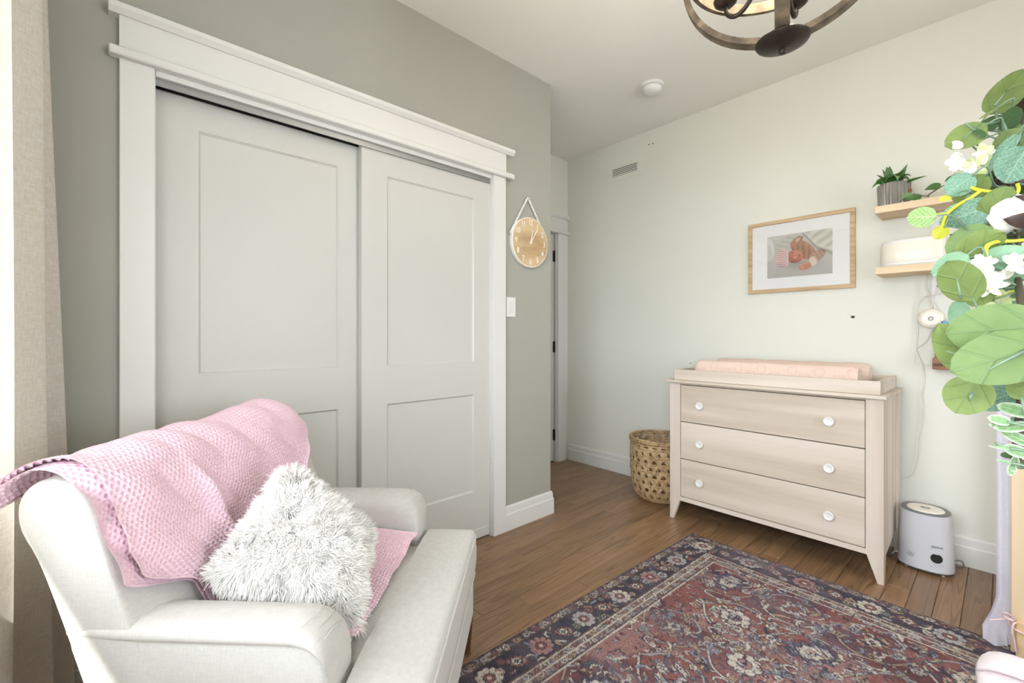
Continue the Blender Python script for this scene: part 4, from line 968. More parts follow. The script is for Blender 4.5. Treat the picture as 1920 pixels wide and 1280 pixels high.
def inset(poly, d):
    N_ = len(poly); o = []
    for i in range(N_):
        p = Vector(poly[i]); t = Vector(poly[(i+1) % N_])-Vector(poly[i-1]); n_ = Vector((t.y, -t.x, 0)).normalized(); o.append(p-n_*d)
    return o
sgn = 1 if (inset(Tout, .01)[0]-cen).length < (Vector(Tout[0])-cen).length else -1
ring = lambda d, z: [Vector((p.x, p.y, z)) for p in inset(Tout, sgn*d)]
Zc = .422
cu = MB(); R_ = [ring(.012, .265), ring(.002, .275), ring(-.004, .32), ring(-.005, .36), ring(-.002, .40), ring(.002, .416), ring(.010, Zc)]
cu.rings(R_[:-2], True, False)
rows = []
us = np.concatenate([-.205-np.array([0, .003, .007, .012, .018, .026, .04, .06, .085, .11, .14, .166]), np.linspace(-.3721, -.70, 12)])
for u in us:
    st = u <= -.372; v0, v1 = (.948, 1.487) if st else (.816, 1.622); df = -.205-u; rc_ = .022
    if df < rc_: k_ = rc_-sqrt(max(0, rc_*rc_-(rc_-df)**2)); v0 += k_; v1 -= k_
    q_ = np.array([0, .003, .007, .012, .018, .026, .04, .06, .09]); vv_ = np.concatenate([v0+q_, np.linspace(v0+.12, v1-.12, 14), (v1-q_)[::-1]]); row = []
    for v in vv_:
        e = max(0., min(v-v0, v1-v, df)); row.append((u, v, .400+.016*sqrt(1-(1-min(1, e/.016))**2)+.006+.026*(1-exp(-e/.07))))
    rows.append(row)
cu.grid(rows)
cushion = obj('seat_cushion', cu, M['upholstery'], ch, smooth=60)
obj('piping', MB().tube([(p.x, p.y, .408) for p in ring(-.001, 0)], .0042, 6, closed=True), M['upholstery'], cushion, smooth=True)
obj('piping', MB().tube([(p.x, p.y, .272) for p in ring(.003, 0)], .004, 6, closed=True), M['upholstery'], cushion, smooth=True)
for (u, v) in ((-.235, .86), (-.235, 1.585), (-.71, .86), (-.71, 1.575)):
    obj('leg', MB().rings([[(u+a*h, v+b*h, z) for a, b in ((-1, -1), (1, -1), (1, 1), (-1, 1))] for h, z in ((.014, 0), (.022, .124))]), M['legwood'], ch, label='brown tapered wooden leg')
for a, b in ((.826, .94), (1.497, 1.61)):
    for pts in pleats(a, b): obj('pleat', MB().tube(pts, .0011, 5), M['upholstery'], ch, smooth=True)
obj('arm_seam', MB().tube([(UF-.075, .8215, .543), (UF-.05, .8215, .530), (UF-.02, .823, .495), (UF-.004, .827, .45), (UF+.0015, .829, .40), (UF+.0015, .830, .29)], .0018, 5), M['upholstery'], ch, smooth=True)

# ------------------------------------------------------------------ knitted blanket over the back and seat
kb = chair_root('knit_blanket', 'pink open-knit cotton blanket draped over the armchair back and seat', 'blanket', u=-.9, v=1.2, z=.86)
bp = [(-1.010, .800), (-1.008, .818), (-.995, .842), (-.95, .868), (-.905, .868), (-.866, .846), (-.835, .80), (-.803, .715), (-.768, .615), (-.742, .545), (-.722, .495), (-.700, .465), (-.655, .458), (-.58, .4595), (-.48, .4585), (-.385, .4545)]
bpth = smooth_path([(a, b, 0) for a, b in bp], 10); BQ = np.array([(p.x, p.y) for p in bpth])
al = np.concatenate([[0], np.cumsum(np.hypot(np.diff(BQ[:, 0]), np.diff(BQ[:, 1])))])
def blanket(name, s_off, extra, grow, step=.0021, amp=.0085, tmax=None, tmin=0.0):
    tt = np.arange(tmin, tmax or al[-1], step); vv = np.arange(0, 1.0001, step/.86)
    uB = np.interp(tt, al, BQ[:, 0]); zB = np.interp(tt, al, BQ[:, 1])
    Tn, Sn = np.meshgrid(tt, vv, indexing='ij')
    u = np.interp(Tn, al, BQ[:, 0]); z = np.interp(Tn, al, BQ[:, 1])
    # across limits: full width above the arms, between the arms below
    low = sstep(.66, .575, z)*(u > -.90)
    flare = .045*sstep(-.90, -1.0, u)
    v_lo = (.838-extra*sstep(-.99, -.90, u)-flare)*(1-low)+.958*low; v_hi = (1.59-.09*sstep(.84, .64, z)*(u > -.9))*(1-low)+1.484*low
    v = v_lo+(v_hi-v_lo)*Sn
    # far top corner rounds over the side of the back
    drop = sstep(1.50, 1.63, v)*(1-low); z = z-.055*drop**1.5*sstep(.6, .8, z)
    dn = sstep(.86, .80, v)*(1-low)*sstep(.62, .75, z); z = z-.012*dn
    # folds
    fold = .013*np.sin((v*1.0-u*.55)*19+1.0)*sstep(.42, .60, z)+.006*np.sin((v+z*1.4)*37+2)+.012*(vnoise(v*9+3, Tn*7, 3)-.5)+.012*(vnoise(v*4+1, Tn*4, 8)-.45)
    ridge = .020*np.exp(-((v-(1.10-.25*(z-.6)))/.018)**2)*sstep(.5, .66, z)*sstep(.86, .74, z)
    swell = .018*np.exp(-((v-1.42)/.13)**2)*sstep(.70, .84, z)+.012*np.exp(-((v-1.0)/.1)**2)*sstep(.78, .86, z)
    seatfold = np.where(u > -.70, .010*np.sin(v*31+u*12), 0)
    P = np.stack([u, v, z], -1)
    gt = np.gradient(P, axis=0); gs = np.gradient(P, axis=1); nr = np.cross(gs, gt); nr /= np.linalg.norm(nr, axis=-1, keepdims=True)+1e-9
    if nr[len(tt)//3, len(vv)//2, 2] < 0: nr = -nr
    base = s_off+np.abs(fold)*.8+ridge+swell+np.maximum(seatfold, 0)*.7+grow
    P = P+nr*base[..., None]
    # open-knit relief from the cloth's own lattice
    ps, pt = .0112, .0098
    a_ = (v-.8)/ps; b_ = Tn/pt; row_ = np.floor(b_); a2 = a_+.5*(row_ % 2)
    fx = (a2-np.floor(a2))-.5; fy = (b_-row_)-.5
    hole = np.exp(-((fx/.22)**2+(fy/.27)**2)**1.5)
    yarn = .0012*np.sin(a_*2*pi*2)*np.cos(b_*2*pi)
    rr = np.random.RandomState(5).rand(*u.shape)
    hgt = -amp*hole+yarn*.8+.0010*(rr-.5)
    # turned hem at the edges
    edge = np.minimum(Sn, 1-Sn)*(v_hi-v_lo); hgt = hgt*sstep(.0, .012, edge)+.005*np.exp(-(edge/.010)**2)
    P = P+nr*hgt[..., None]
    return np_grid(name, P, M['knit'], kb)
blanket('blanket_top', .006, 0.0, .004)
blanket('blanket_under_layer', .000, .030, .0, step=.0026, tmax=.56, tmin=.01, amp=.006)

# ------------------------------------------------------------------ shaggy cushion
def cl(px, py, dep):
    l = (px-960)/FPX*dep; z = EYE-(py-HY)/FPX*dep
    u = l*cos(radians(2.6))-dep*sin(radians(2.6)); v = l*sin(radians(2.6))+dep*cos(radians(2.6)); return np.array((u, v, z))
A_, E_, B_, C_ = cl(540, 884, 1.20), cl(684, 1000, 1.22), cl(662, 1176, 1.03), cl(393, 1088, 1.005)
fc = chair_root('shaggy_cushion', 'white shaggy faux-fur cushion propped in the corner of the armchair', 'cushion', u=-.52, v=1.12, z=.46)
ns_ = 60
s, t = np.meshgrid(np.linspace(-1, 1, ns_), np.linspace(-1, 1, ns_), indexing='ij')
# pinch the sides slightly so the corners stand out
sp_ = s*(1-.05*(1-t*t)); tp_ = t*(1-.05*(1-s*s))
bil = lambda p, q: (A_*((1-p)*(1+q)/4)[..., None]+E_*((1+p)*(1+q)/4)[..., None]+B_*((1+p)*(1-q)/4)[..., None]+C_*((1-p)*(1-q)/4)[..., None])
Pm = bil(sp_, tp_); nrm = np.cross(E_-C_, A_-B_); nrm = nrm/np.linalg.norm(nrm)
if nrm[0] < 0: nrm = -nrm
th = ((1-s*s)*(1-t*t))**.42
front = Pm+nrm*(th*.082)[..., None]; rear = Pm-nrm*(th*.055)[..., None]
core = MB()
fcv = np_grid('cushion_cover', np.concatenate([front, rear[::-1]], 0), M['fur'], fc)
rng = np.random.RandomState(11)
def fur(surf, n_, sd):
    r = np.random.RandomState(sd); i = r.rand(n_)*(ns_-1.001); j = r.rand(n_)*(ns_-1.001); i0 = i.astype(int); j0 = j.astype(int); fi = (i-i0)[:, None]; fj = (j-j0)[:, None]
    p = surf[i0, j0]*(1-fi)*(1-fj)+surf[i0+1, j0]*fi*(1-fj)+surf[i0, j0+1]*(1-fi)*fj+surf[i0+1, j0+1]*fi*fj
    du = surf[i0+1, j0]-surf[i0, j0]; dv = surf[i0, j0+1]-surf[i0, j0]; nn_ = np.cross(du, dv); nn_ /= np.linalg.norm(nn_, axis=1, keepdims=True)+1e-9
    flip = np.sign((nn_*(p-Pm.mean((0, 1)))).sum(1)); nn_ *= np.where(flip == 0, 1, flip)[:, None]
    # clump flow from smooth noise over the surface
    f1 = vnoise(i/3.2+sd, j/3.2, 21)-.5; f2 = vnoise(i/3.2, j/3.2+sd, 22)-.5; f3 = vnoise(i/1.3, j/1.3, 23)-.5
    tu = du/(np.linalg.norm(du, axis=1, keepdims=True)+1e-9); tv = dv/(np.linalg.norm(dv, axis=1, keepdims=True)+1e-9)
    d = nn_*.75+tu*(f1*2.0+f3*.8)[:, None]+tv*(f2*2.0-f3*.8)[:, None]+np.array((0, 0, -.30))+(r.rand(n_, 3)-.5)*.45
    d /= np.linalg.norm(d, axis=1, keepdims=True)
    L = (.028+.020*r.rand(n_))[:, None]
    side = np.cross(d, nn_+(r.rand(n_, 3)-.5)*.8); side /= np.linalg.norm(side, axis=1, keepdims=True)+1e-9; w_ = .0010
    mid = p+d*L*.55+nn_*.003; tip = p+d*L+np.array((0, 0, -.007))*r.rand(n_)[:, None]
    V = np.stack([p-side*w_, p+side*w_, mid+side*w_, mid-side*w_, tip], 1).reshape(-1, 3)
    k = np.arange(n_)*5
    Fc = np.stack([np.stack([k, k+1, k+2], 1), np.stack([k, k+2, k+3], 1), np.stack([k+3, k+2, k+4], 1)], 1).reshape(-1, 3)
    return V, Fc
Va, Fa = fur(front, 52000, 1); Vb, Fb = fur(rear, 14000, 2)
fo = tris_mesh('fur', np.concatenate([Va, Vb]), np.concatenate([Fa, Fb+len(Va)]), M['fur'], fc); fo['kind'] = 'stuff'

# ------------------------------------------------------------------ curtain and rod
cur = thing('curtain', (-1.55, -.16, .012), 'oatmeal linen curtain hanging in soft folds beside the closet wall', 'curtain')
nzz, nss = 70, 260
zz = np.linspace(.012, 2.34, nzz); ss = np.linspace(0, 1, nss)
Zg, Sg = np.meshgrid(zz, ss, indexing='ij')
low_ = 1-(Zg/2.34)
crest_x = np.array([-1.905, -1.868, -1.700, -1.500, -1.285, -1.07]); crest_y = np.array([-.12, -.103, -.118, -.158, -.195, -.21])
Xg = -1.885+Sg*.74
ph = np.interp(Xg, crest_x, [-.2, 0, 1, 2, 3, 4]); env = np.interp(Xg, crest_x, crest_y)
Yg = env-.082*((1-np.cos(ph*2*pi))/2)**.8
Yg += (low_-.45)*.060*sstep(-1.55, -1.85, Xg)+.004*np.sin(Zg*2.1+Sg*11)
Xg = Xg+.008*np.sin(Zg*2.3+Sg*9)
np_grid('cloth', np.stack([Xg, Yg, Zg], -1), M['linen'], cur)
obj('heading_tape', MB().grid([[(Xg[-1, j], Yg[-1, j]-.003, z) for j in range(0, nss, 3)] for z in (2.30, 2.345)]), M['linen'], cur)
rod = thing('curtain_rod', (-.3, -.17, 2.36), 'black curtain rod above the window', 'curtain rod')
obj('rod', MB().tube([(-1.90, -.17, 2.362), (1.35, -.17, 2.362)], .011, 12), M['black'], rod, smooth=True)
for x_ in (-1.86, 1.30): obj('bracket', MB().box(x_-.008, x_+.008, YW, -.165, 2.345, 2.352), M['black'], rod)
for k in range(7):
    xr_ = -1.86+k*.105
    obj('curtain_ring', MB().tube([(xr_, -.17+.018*cos(q), 2.358+.018*sin(q)) for q in np.linspace(0, 2*pi, 14, endpoint=False)], .0022, 5, closed=True), M['black'], cur)

# ------------------------------------------------------------------ rug with a faded oriental print, drawn motif by motif
rgx = np.concatenate([np.arange(0, 1.34, .0036), np.arange(1.34, 2.44, .012)]); rgy = np.arange(0, 1.95, .0036)
GX, GY = np.meshgrid(rgx, rgy, indexing='ij')      # GX from the left edge, GY from the dresser-side edge
WX, WY = float(rgx[-1]), 3.6
g = lambda r, g_, b: np.array(srgb(r, g_, b))
cream, pale, sky, navy, rust, wine, gold, pinkc, sage_, brown, teal = g(204, 192, 176), g(176, 172, 168), g(128, 140, 156), g(44, 46, 64), g(142, 76, 62), g(96, 40, 48), g(176, 148, 108), g(170, 122, 116), g(122, 122, 104), g(92, 66, 56), g(66, 84, 98)
RC = np.zeros(GX.shape+(3,)); RC[:] = rust
ed = np.minimum(GX, np.minimum(GY, WX-GX))
def put(mask, col):
    m = np.clip(mask, 0, 1)[..., None]; RC[:] = RC*(1-m)+col*m
rr_ = np.random.RandomState(7)
fieldn = vnoise(GX*5, GY*14, 31)
put(sstep(.5, .75, fieldn)*.75, wine); put(sstep(.62, .8, vnoise(GX*7+9, GY*7, 33))*.6, pinkc); put(sstep(.66, .8, vnoise(GX*6+2, GY*9+5, 34))*.5, g(78, 74, 92))
def window(cx, cy, r):
    i0, i1 = np.searchsorted(rgx, cx-r), np.searchsorted(rgx, cx+r); j0, j1 = np.searchsorted(rgy, cy-r), np.searchsorted(rgy, cy+r); return slice(i0, i1), slice(j0, j1)
def stamp(cx, cy, r, fn):
    w = window(cx, cy, r*1.3)
    if RC[w].size == 0: return
    dx, dy = GX[w]-cx, GY[w]-cy
    for m, c in fn(np.hypot(dx, dy)/r, np.arctan2(dy, dx), dx/r, dy/r):
        m = np.clip(m, 0, 1)[..., None]; RC[w] = RC[w]*(1-m)+c*m
def rosette(n_, c0, c1, c2, ph=0.0, line=navy):
    def fn(r, a, x_, y_):
        pet = .80+.18*np.abs(np.cos(n_*(a+ph)/2))
        yield sstep(pet+.10, pet+.04, r), line
        yield sstep(pet, pet-.06, r), c0
        yield sstep(.90, .96, np.abs(np.sin(n_*(a+ph)/2)))*0+(np.abs(np.cos(n_*(a+ph)/2)) < .12)*(r < pet)*(r > .42), line
        yield sstep(.46, .42, r), line
        yield sstep(.40, .34, r), c1
        yield (np.abs(x_) < .06)*(r < .34)*1.0, line
        yield sstep(.18, .13, r), c2
    return fn
def palmette(ang, c0, c1, c2):
    def fn(r, a, x_, y_):
        ca, sa = cos(ang), sin(ang); u = x_*ca+y_*sa; v = -x_*sa+y_*ca
        sh = .62*np.sqrt(np.clip(1-u*u, 0, 1))*(1-.35*u)+.10*np.cos(u*14)
        ins = sh-np.abs(v)
        yield sstep(-.10, -.02, ins)*(np.abs(u) < 1), navy
        yield sstep(0, .06, ins)*(np.abs(u) < .98), c0
        yield sstep(.22, .27, ins)*(np.abs(u) < .8), c1
        yield (np.abs(np.sin(u*9)) > .92)*(ins > .05)*1.0, navy*1.2
        yield sstep(.34, .40, ins)*(np.abs(u) < .5), c2
    return fn
def leafm(ang, c0, curl=.5, w_=.24):
    def fn(r, a, x_, y_):
        ca, sa = cos(ang), sin(ang); u = x_*ca+y_*sa; v = -x_*sa+y_*ca-curl*(u*u-.3)
        ins = w_*np.sqrt(np.clip(1-u*u, 0, 1))+.05*np.cos(u*16)-np.abs(v)
        yield sstep(-.09, -.03, ins)*(np.abs(u) < 1.05), navy
        yield sstep(-.01, .04, ins)*(np.abs(u) < 1), c0
    return fn
def vine(pts, w_, col, line=None):
    pts = np.array(smooth_path([(a, b, 0) for a, b in pts], 8))[:, :2]
    for (x0, y0), (x1, y1) in zip(pts[:-1], pts[1:]):
        w = window((x0+x1)/2, (y0+y1)/2, np.hypot(x1-x0, y1-y0)/2+w_*2.4)
        if RC[w].size == 0: continue
        px, py = GX[w]-x0, GY[w]-y0; dx, dy = x1-x0, y1-y0; tt_ = np.clip((px*dx+py*dy)/(dx*dx+dy*dy+1e-12), 0, 1); dd = np.hypot(px-tt_*dx, py-tt_*dy)
        if line is not None:
            m = sstep(w_*2.0, w_*1.5, dd)[..., None]*.8; RC[w] = RC[w]*(1-m)+line*m
    for (x0, y0), (x1, y1) in zip(pts[:-1], pts[1:]):
        w = window((x0+x1)/2, (y0+y1)/2, np.hypot(x1-x0, y1-y0)/2+w_*1.5)
        if RC[w].size == 0: continue
        px, py = GX[w]-x0, GY[w]-y0; dx, dy = x1-x0, y1-y0; tt_ = np.clip((px*dx+py*dy)/(dx*dx+dy*dy+1e-12), 0, 1); dd = np.hypot(px-tt_*dx, py-tt_*dy)
        m = sstep(w_, w_*.6, dd)[..., None]; RC[w] = RC[w]*(1-m)+col*m
# field: scrolling vines, large palmettes and rosettes on a staggered lattice
pr = random.Random(12)
pal_l = (cream, pale, sky, gold, pinkc)
fx0, fy0 = .235, .235
for jy in range(0, 7):
    for ix in range(0, 10):
        cx_ = fx0+.13+ix*.26+(.13 if jy % 2 else 0); cy_ = fy0+.13+jy*.235
        if cx_ > WX-.25: continue
        k = (ix*3+jy*5) % 4
        vine([(cx_-.13, cy_), (cx_-.07, cy_+.09), (cx_, cy_+.115), (cx_+.07, cy_+.09), (cx_+.13, cy_)], .0042, cream if k % 2 else gold, navy)
        vine([(cx_-.13, cy_), (cx_-.06, cy_-.085), (cx_+.02, cy_-.10), (cx_+.08, cy_-.05), (cx_+.06, cy_-.01)], .0036, pale, teal)
        for q in range(34):
            a = pr.uniform(0, 6.28); d_ = pr.uniform(.045, .165); sx_, sy_ = cx_+d_*cos(a), cy_+d_*sin(a)
            if pr.random() < .5: stamp(sx_, sy_, pr.uniform(.014, .034), leafm(pr.uniform(0, 6.28), pr.choice((navy, cream, sky, wine, gold, sage_, teal)), pr.uniform(-.8, .8)))
            else: stamp(sx_, sy_, pr.uniform(.012, .022), rosette(pr.choice((4, 5, 6)), pr.choice(pal_l), pr.choice((rust, navy, wine)), cream, pr.random()))
        if k == 0:
            stamp(cx_, cy_, .082, palmette(pr.choice((0, .5, 1.57, 2.4)), g(88, 84, 108), pale, cream)); stamp(cx_, cy_, .040, rosette(8, cream, pale, rust))
        elif k == 1: stamp(cx_, cy_, .058, rosette(8, cream, pinkc, navy))
        elif k == 2: stamp(cx_, cy_, .070, palmette(pr.uniform(0, 3), rust, gold, navy)); stamp(cx_, cy_, .026, rosette(6, cream, navy, cream))
        else: stamp(cx_, cy_, .060, palmette(pr.uniform(0, 6), cream, sky, rust))
        vine([(cx_+.07*cos(t_)*(1-t_/7), cy_+.135+.03*sin(t_)*(1-t_/9)) for t_ in np.linspace(0, 4.6, 9)], .0036, cream, navy)
# borders
nb_ = vnoise(GX*60, GY*60, 40)
b1 = (ed < .235); b_in = b1 & (ed >= .165); b_main = (ed >= .052) & (ed < .165); b_out = ed < .052
put(b_in*1.0, g(128, 104, 92)); put(b_in*sstep(.45, .7, nb_)*.7, brown); put(b_in*sstep(.6, .75, vnoise(GX*80+5, GY*80, 41))*.7, cream)
put(b_main*1.0, navy); put(b_main*sstep(.5, .8, vnoise(GX*9, GY*9, 42))*.35, g(76, 78, 90))
put(b_out*1.0, g(98, 78, 72)); put(b_out*sstep(.45, .7, nb_)*.7, navy); put(b_out*sstep(.58, .75, vnoise(GX*90+5, GY*90, 43))*.8, g(182, 164, 146))
def along(side, d_, s_):
    return (d_, s_) if side == 0 else (s_, d_)
for side, L_ in ((0, 1.95), (1, WX)):
    s_ = .12; k = 0
    while s_ < L_:
        c_ = along(side, .108, s_)
        if s_ > .10:
            if k % 2 == 0: stamp(*c_, .050, rosette(10, (cream, pale, pinkc)[(k//2) % 3], rust, cream, .3))
            else: stamp(*c_, .040, palmette((0 if side else 1.57)+.6, rust, gold, navy)); stamp(*c_, .018, rosette(6, cream, navy, cream))
            for q in range(10):
                c2 = along(side, .108+pr.uniform(-.05, .05), s_+pr.uniform(-.075, .075))
                if np.hypot(c2[0]-c_[0], c2[1]-c_[1]) > .047: stamp(*c2, pr.uniform(.013, .025), pr.choice((leafm(pr.uniform(0, 6.28), pr.choice((cream, sky, gold, pinkc)), pr.uniform(-.7, .7)), rosette(5, pr.choice((rust, gold, pale, sage_)), navy, cream))))
        s_ += .118; k += 1
    for d_, st, sz in ((.183, .048, .014), (.216, .040, .011), (.030, .050, .014)):
        s_ = .05; k = 0
        while s_ < L_:
            if s_ > d_-.01:
                stamp(*along(side, d_, s_), sz, rosette(5, (rust, pale, gold, cream)[k % 4], navy, cream, k)); 
                stamp(*along(side, d_+.004*(-1)**k, s_+st/2), sz*.9, leafm(.8 if k % 2 else 2.3, (cream, brown, sky)[k % 3], .5))
            s_ += st; k += 1
for d_, w_, c_ in ((.052, .0025, g(60, 52, 52)), (.165, .0030, brown), (.200, .0022, cream), (.235, .0032, cream), (.228, .002, navy), (.172, .002, cream), (.0105, .0025, navy)):
    put(sstep(w_*1.5, w_*.6, np.abs(ed-d_)), c_)
put((ed < .007)*1.0, g(168, 150, 144))
for q in range(2600):
    x_, y_ = pr.uniform(.24, 1.34), pr.uniform(.24, 1.94); c_ = pr.choice((cream, navy, pale, wine, sky, gold, brown, teal)); a = pr.uniform(0, 6.28); l_ = pr.uniform(.006, .016)
    stamp(x_, y_, l_, leafm(a, c_, pr.uniform(-1.2, 1.2), .30))
# age: abrash streaks, worn pale patches, mottled grain
wear = sstep(.45, .85, .6*vnoise(GX*3+1, GY*22, 51)+.4*vnoise(GX*16, GY*16, 52))
RC = RC*(.80-.28*wear[..., None])+g(128, 112, 122)*(.20+.28*wear[..., None])
gr_ = rr_.rand(*GX.shape); RC = RC*(.74+.52*gr_)[..., None]
lum = RC.mean(-1, keepdims=True); RC = np.clip(lum+(RC-lum)*.78, 0, 1)
RZ = .006+.0012*(rr_.rand(*GX.shape)-.5); RZ[(ed < .007)] = .0045; RZ[0, :] = .0005; RZ[:, 0] = .0005
rug = thing('area_rug', (-1.198, 2.468, 0), 'faded red and navy oriental area rug with flower borders', 'rug', rz=radians(-1.7))
ORG[rug.name] = Vector((0, 0, 0))
np_grid('rug_pile', np.stack([GX, -GY, RZ], -1), M['rug'], rug, col=RC)
# ------------------------------------------------------------------ orb chandelier (lit)
cz_, orr = 2.182, .250
co = Rd*.733+Fd*1.212; co = Vector((co.x, co.y, cz_))
na = -(Rd*.606+Fd).normalized(); nb2 = Vector((-na.y, na.x, 0))
cd = thing('orb_chandelier', (co.x, co.y, H), 'weathered wood orb chandelier with dark metal candle arms and lit bulbs', 'chandelier')
def band(axis_u, axis_v, r, w_, th, n=72, side=None):
    """flat hoop in the plane of axis_u, axis_v; its width lies along their normal"""
    nrm = axis_u.cross(axis_v); rs = []
    for k in range(n):
        a = 2*pi*k/n; d = axis_u*cos(a)+axis_v*sin(a)
        rs.append([co+d*(r-th/2)-nrm*w_/2, co+d*(r+th/2)-nrm*w_/2, co+d*(r+th/2)+nrm*w_/2, co+d*(r-th/2)+nrm*w_/2])
    rs.append(rs[0]); return MB().rings(rs, True, False)
Zu = Vector((0, 0, 1))
obj('wood_hoop', band(na, Zu, orr, .034, .016), M['weathered'], cd, smooth=40)
obj('wood_hoop', band(nb2, Zu, orr, .034, .016), M['weathered'], cd, smooth=40)
obj('wood_hoop', band(na, nb2, orr-.012, .032, .012), M['weathered'], cd, smooth=40)
bz = cz_-orr
obj('bottom_plate', MB().lathe([(.001, -.032), (.0075, -.031), (.0095, -.024), (.007, -.018), (.02, -.0155), (.045, -.010), (.062, -.003), (.066, .003), (.062, .008), (.001, .012)], (co.x, co.y, bz-.008), 36), M['bronze'], cd, smooth=50)
obj('top_plate', MB().lathe([(.001, -.012), (.05, -.008), (.055, .003), (.02, .012), (.012, .03), (.001, .032)], (co.x, co.y, cz_+orr), 28), M['bronze'], cd, smooth=50)
obj('stem', MB().tube([(co.x, co.y, bz), (co.x, co.y, cz_+orr)], .008, 10), M['bronze'], cd, smooth=True)
obj('canopy', MB().lathe([(.001, -.03), (.02, -.028), (.055, -.012), (.062, -.001)], (co.x, co.y, H), 28), M['bronze'], cd, smooth=50)
for k in range(5):
    zc = cz_+orr+.045+k*.040; a = (na if k % 2 else nb2)
    obj('chain_link', MB().tube([Vector((co.x, co.y, zc))+a*.011*cos(t)+Zu*.024*sin(t) for t in np.linspace(0, 2*pi, 14, endpoint=False)], .003, 6, closed=True), M['bronze'], cd, smooth=True)
M['bulb'], nt_, b_ = base_mat('lit_bulb'); b_.inputs['Emission Color'].default_value = (1, .72, .42, 1); b_.inputs['Emission Strength'].default_value = 14.0
M['sleeve'] = plain('candle_sleeve', srgb(226, 214, 190), .6)
for sx_, sy_ in ((-1, 1), (1, 1), (1, -1), (-1, -1)):
    dv = (Rd*sx_+Fd*sy_).normalized(); c0 = Vector((co.x, co.y, 0)); r_ = .147
    am = obj('candle_arm', MB().tube(smooth_path([c0+Zu*2.17+dv*.008, c0+Zu*2.13+dv*.05, c0+Zu*2.075+dv*.085, c0+Zu*2.055+dv*.115, c0+Zu*2.068+dv*.140, c0+Zu*2.10+dv*r_]), .0065, 8), M['bronze'], cd, smooth=True)
    pc_ = c0+dv*r_
    obj('drip_cup', MB().lathe([(.006, 2.094), (.020, 2.097), (.030, 2.106), (.033, 2.116), (.029, 2.115), (.012, 2.108)], pc_, 24), M['bronze'], am, smooth=50)
    obj('candle_sleeve', MB().lathe([(.011, 2.108), (.011, 2.19), (.004, 2.192)], pc_, 14), M['sleeve'], am, smooth=50)
    obj('bulb', MB().lathe([(.006, 2.190), (.013, 2.205), (.0175, 2.225), (.014, 2.248), (.006, 2.268), (.001, 2.274)], pc_, 16), M['bulb'], am, smooth=True)
    ld = bpy.data.lights.new('bulb_light', 'POINT'); ld.energy = BULB_W; ld.color = (1, .86, .70); ld.shadow_soft_size = .03
    lo = bpy.data.objects.new('bulb_light', ld); COL.objects.link(lo); lo.parent = cd; lo.location = pc_+Zu*2.285-ORG[cd.name]

# ------------------------------------------------------------------ wooden house frame, tulle, ribbon
hx0, hx1, hy0, hy1 = .0135, 1.45, 2.375, 3.085
hf = thing('wooden_house_frame', (.7, 2.73, 0), 'pale pine house-shaped bed frame standing past the edge of the rug', 'bed frame')
pw_, pd_ = .075, .038
Rg = .0075
for x_, y_ in ((hx0, hy0), (hx1-pw_, hy0), (hx0, hy1-pd_), (hx1-pw_, hy1-pd_)):
    obj('post', MB().box(x_, x_+pw_, y_, y_+pd_, Rg, 1.32, .003), M['pine_v'], hf)
obj('bottom_rail', MB().box(hx0+.012, hx1, hy0-.0185, hy0-.0005, Rg, .128, .002), M['pine'], hf, label='low yellowish pine rail')
obj('bottom_rail', MB().box(hx0, hx1, hy1+.0005, hy1+.0185, Rg, .128, .002), M['pine'], hf)
for x_ in (hx0-.0, hx1-.02): obj('end_rail', MB().box(x_+.001, x_+.019, hy0+pd_+.001, hy1-pd_-.001, .03, .128, .002), M['pine'], hf)
for y_ in (hy0, hy1-pd_): obj('top_rail', MB().box(hx0, hx1, y_, y_+pd_, 1.321, 1.36, .002), M['pine'], hf)
ym = (hy0+hy1)/2
for x_ in (hx0, hx1-pd_):
    for y0_ in (hy0+.02, hy1-.02):
        a, b = Vector((x_+.02, y0_, 1.35)), Vector((x_+.02, ym, 1.78)); obj('rafter', MB().tube([a, b], .026, 4), M['pine'], hf)
obj('ridge_beam', MB().box(hx0-.01, hx1+.01, ym-.019, ym+.019, 1.775, 1.83, .002), M['pine'], hf)
# tulle panel tied at the left post
tl = thing('tulle_drape', (-.02, 2.45, .008), 'lavender white tulle drape falling along the pine post to the floor', 'drape')
nz_, ns2 = 90, 60; zz = np.linspace(.010, 1.76, nz_); ss = np.linspace(0, 1, ns2); Zg, Sg = np.meshgrid(zz, ss, indexing='ij')
wid = np.interp(Zg, [0, .05, .12, .25, .45, .7, 1.2, 1.76], [.085, .075, .055, .042, .042, .044, .06, .10])
xl = hx0-np.interp(Zg, [0, .05, .10, .16, .3, .6, 1.0, 1.76], [.068, .070, .050, .036, .034, .034, .034, .05])
Xg = xl+Sg*(wid+.05); Yg = 2.445+.012*np.sin(Sg*9+Zg*1.5)*(.5+.8*np.exp(-Zg/.2))+.004*np.sin(Sg*19)-.10*np.exp(-Zg/.05)*(.35+.65*np.sin(Sg*5+.6)**2)
Yg = np.maximum(Yg, np.where(Zg < .14, 2.24, 2.42)); Yg = np.where((Xg > hx0-.006) & (Yg < hy0+pd_+.004), hy0+pd_+.004+.004*np.sin(Sg*40), Yg)
np_grid('tulle', np.stack([Xg, Yg, Zg], -1), M['tulle'], tl)
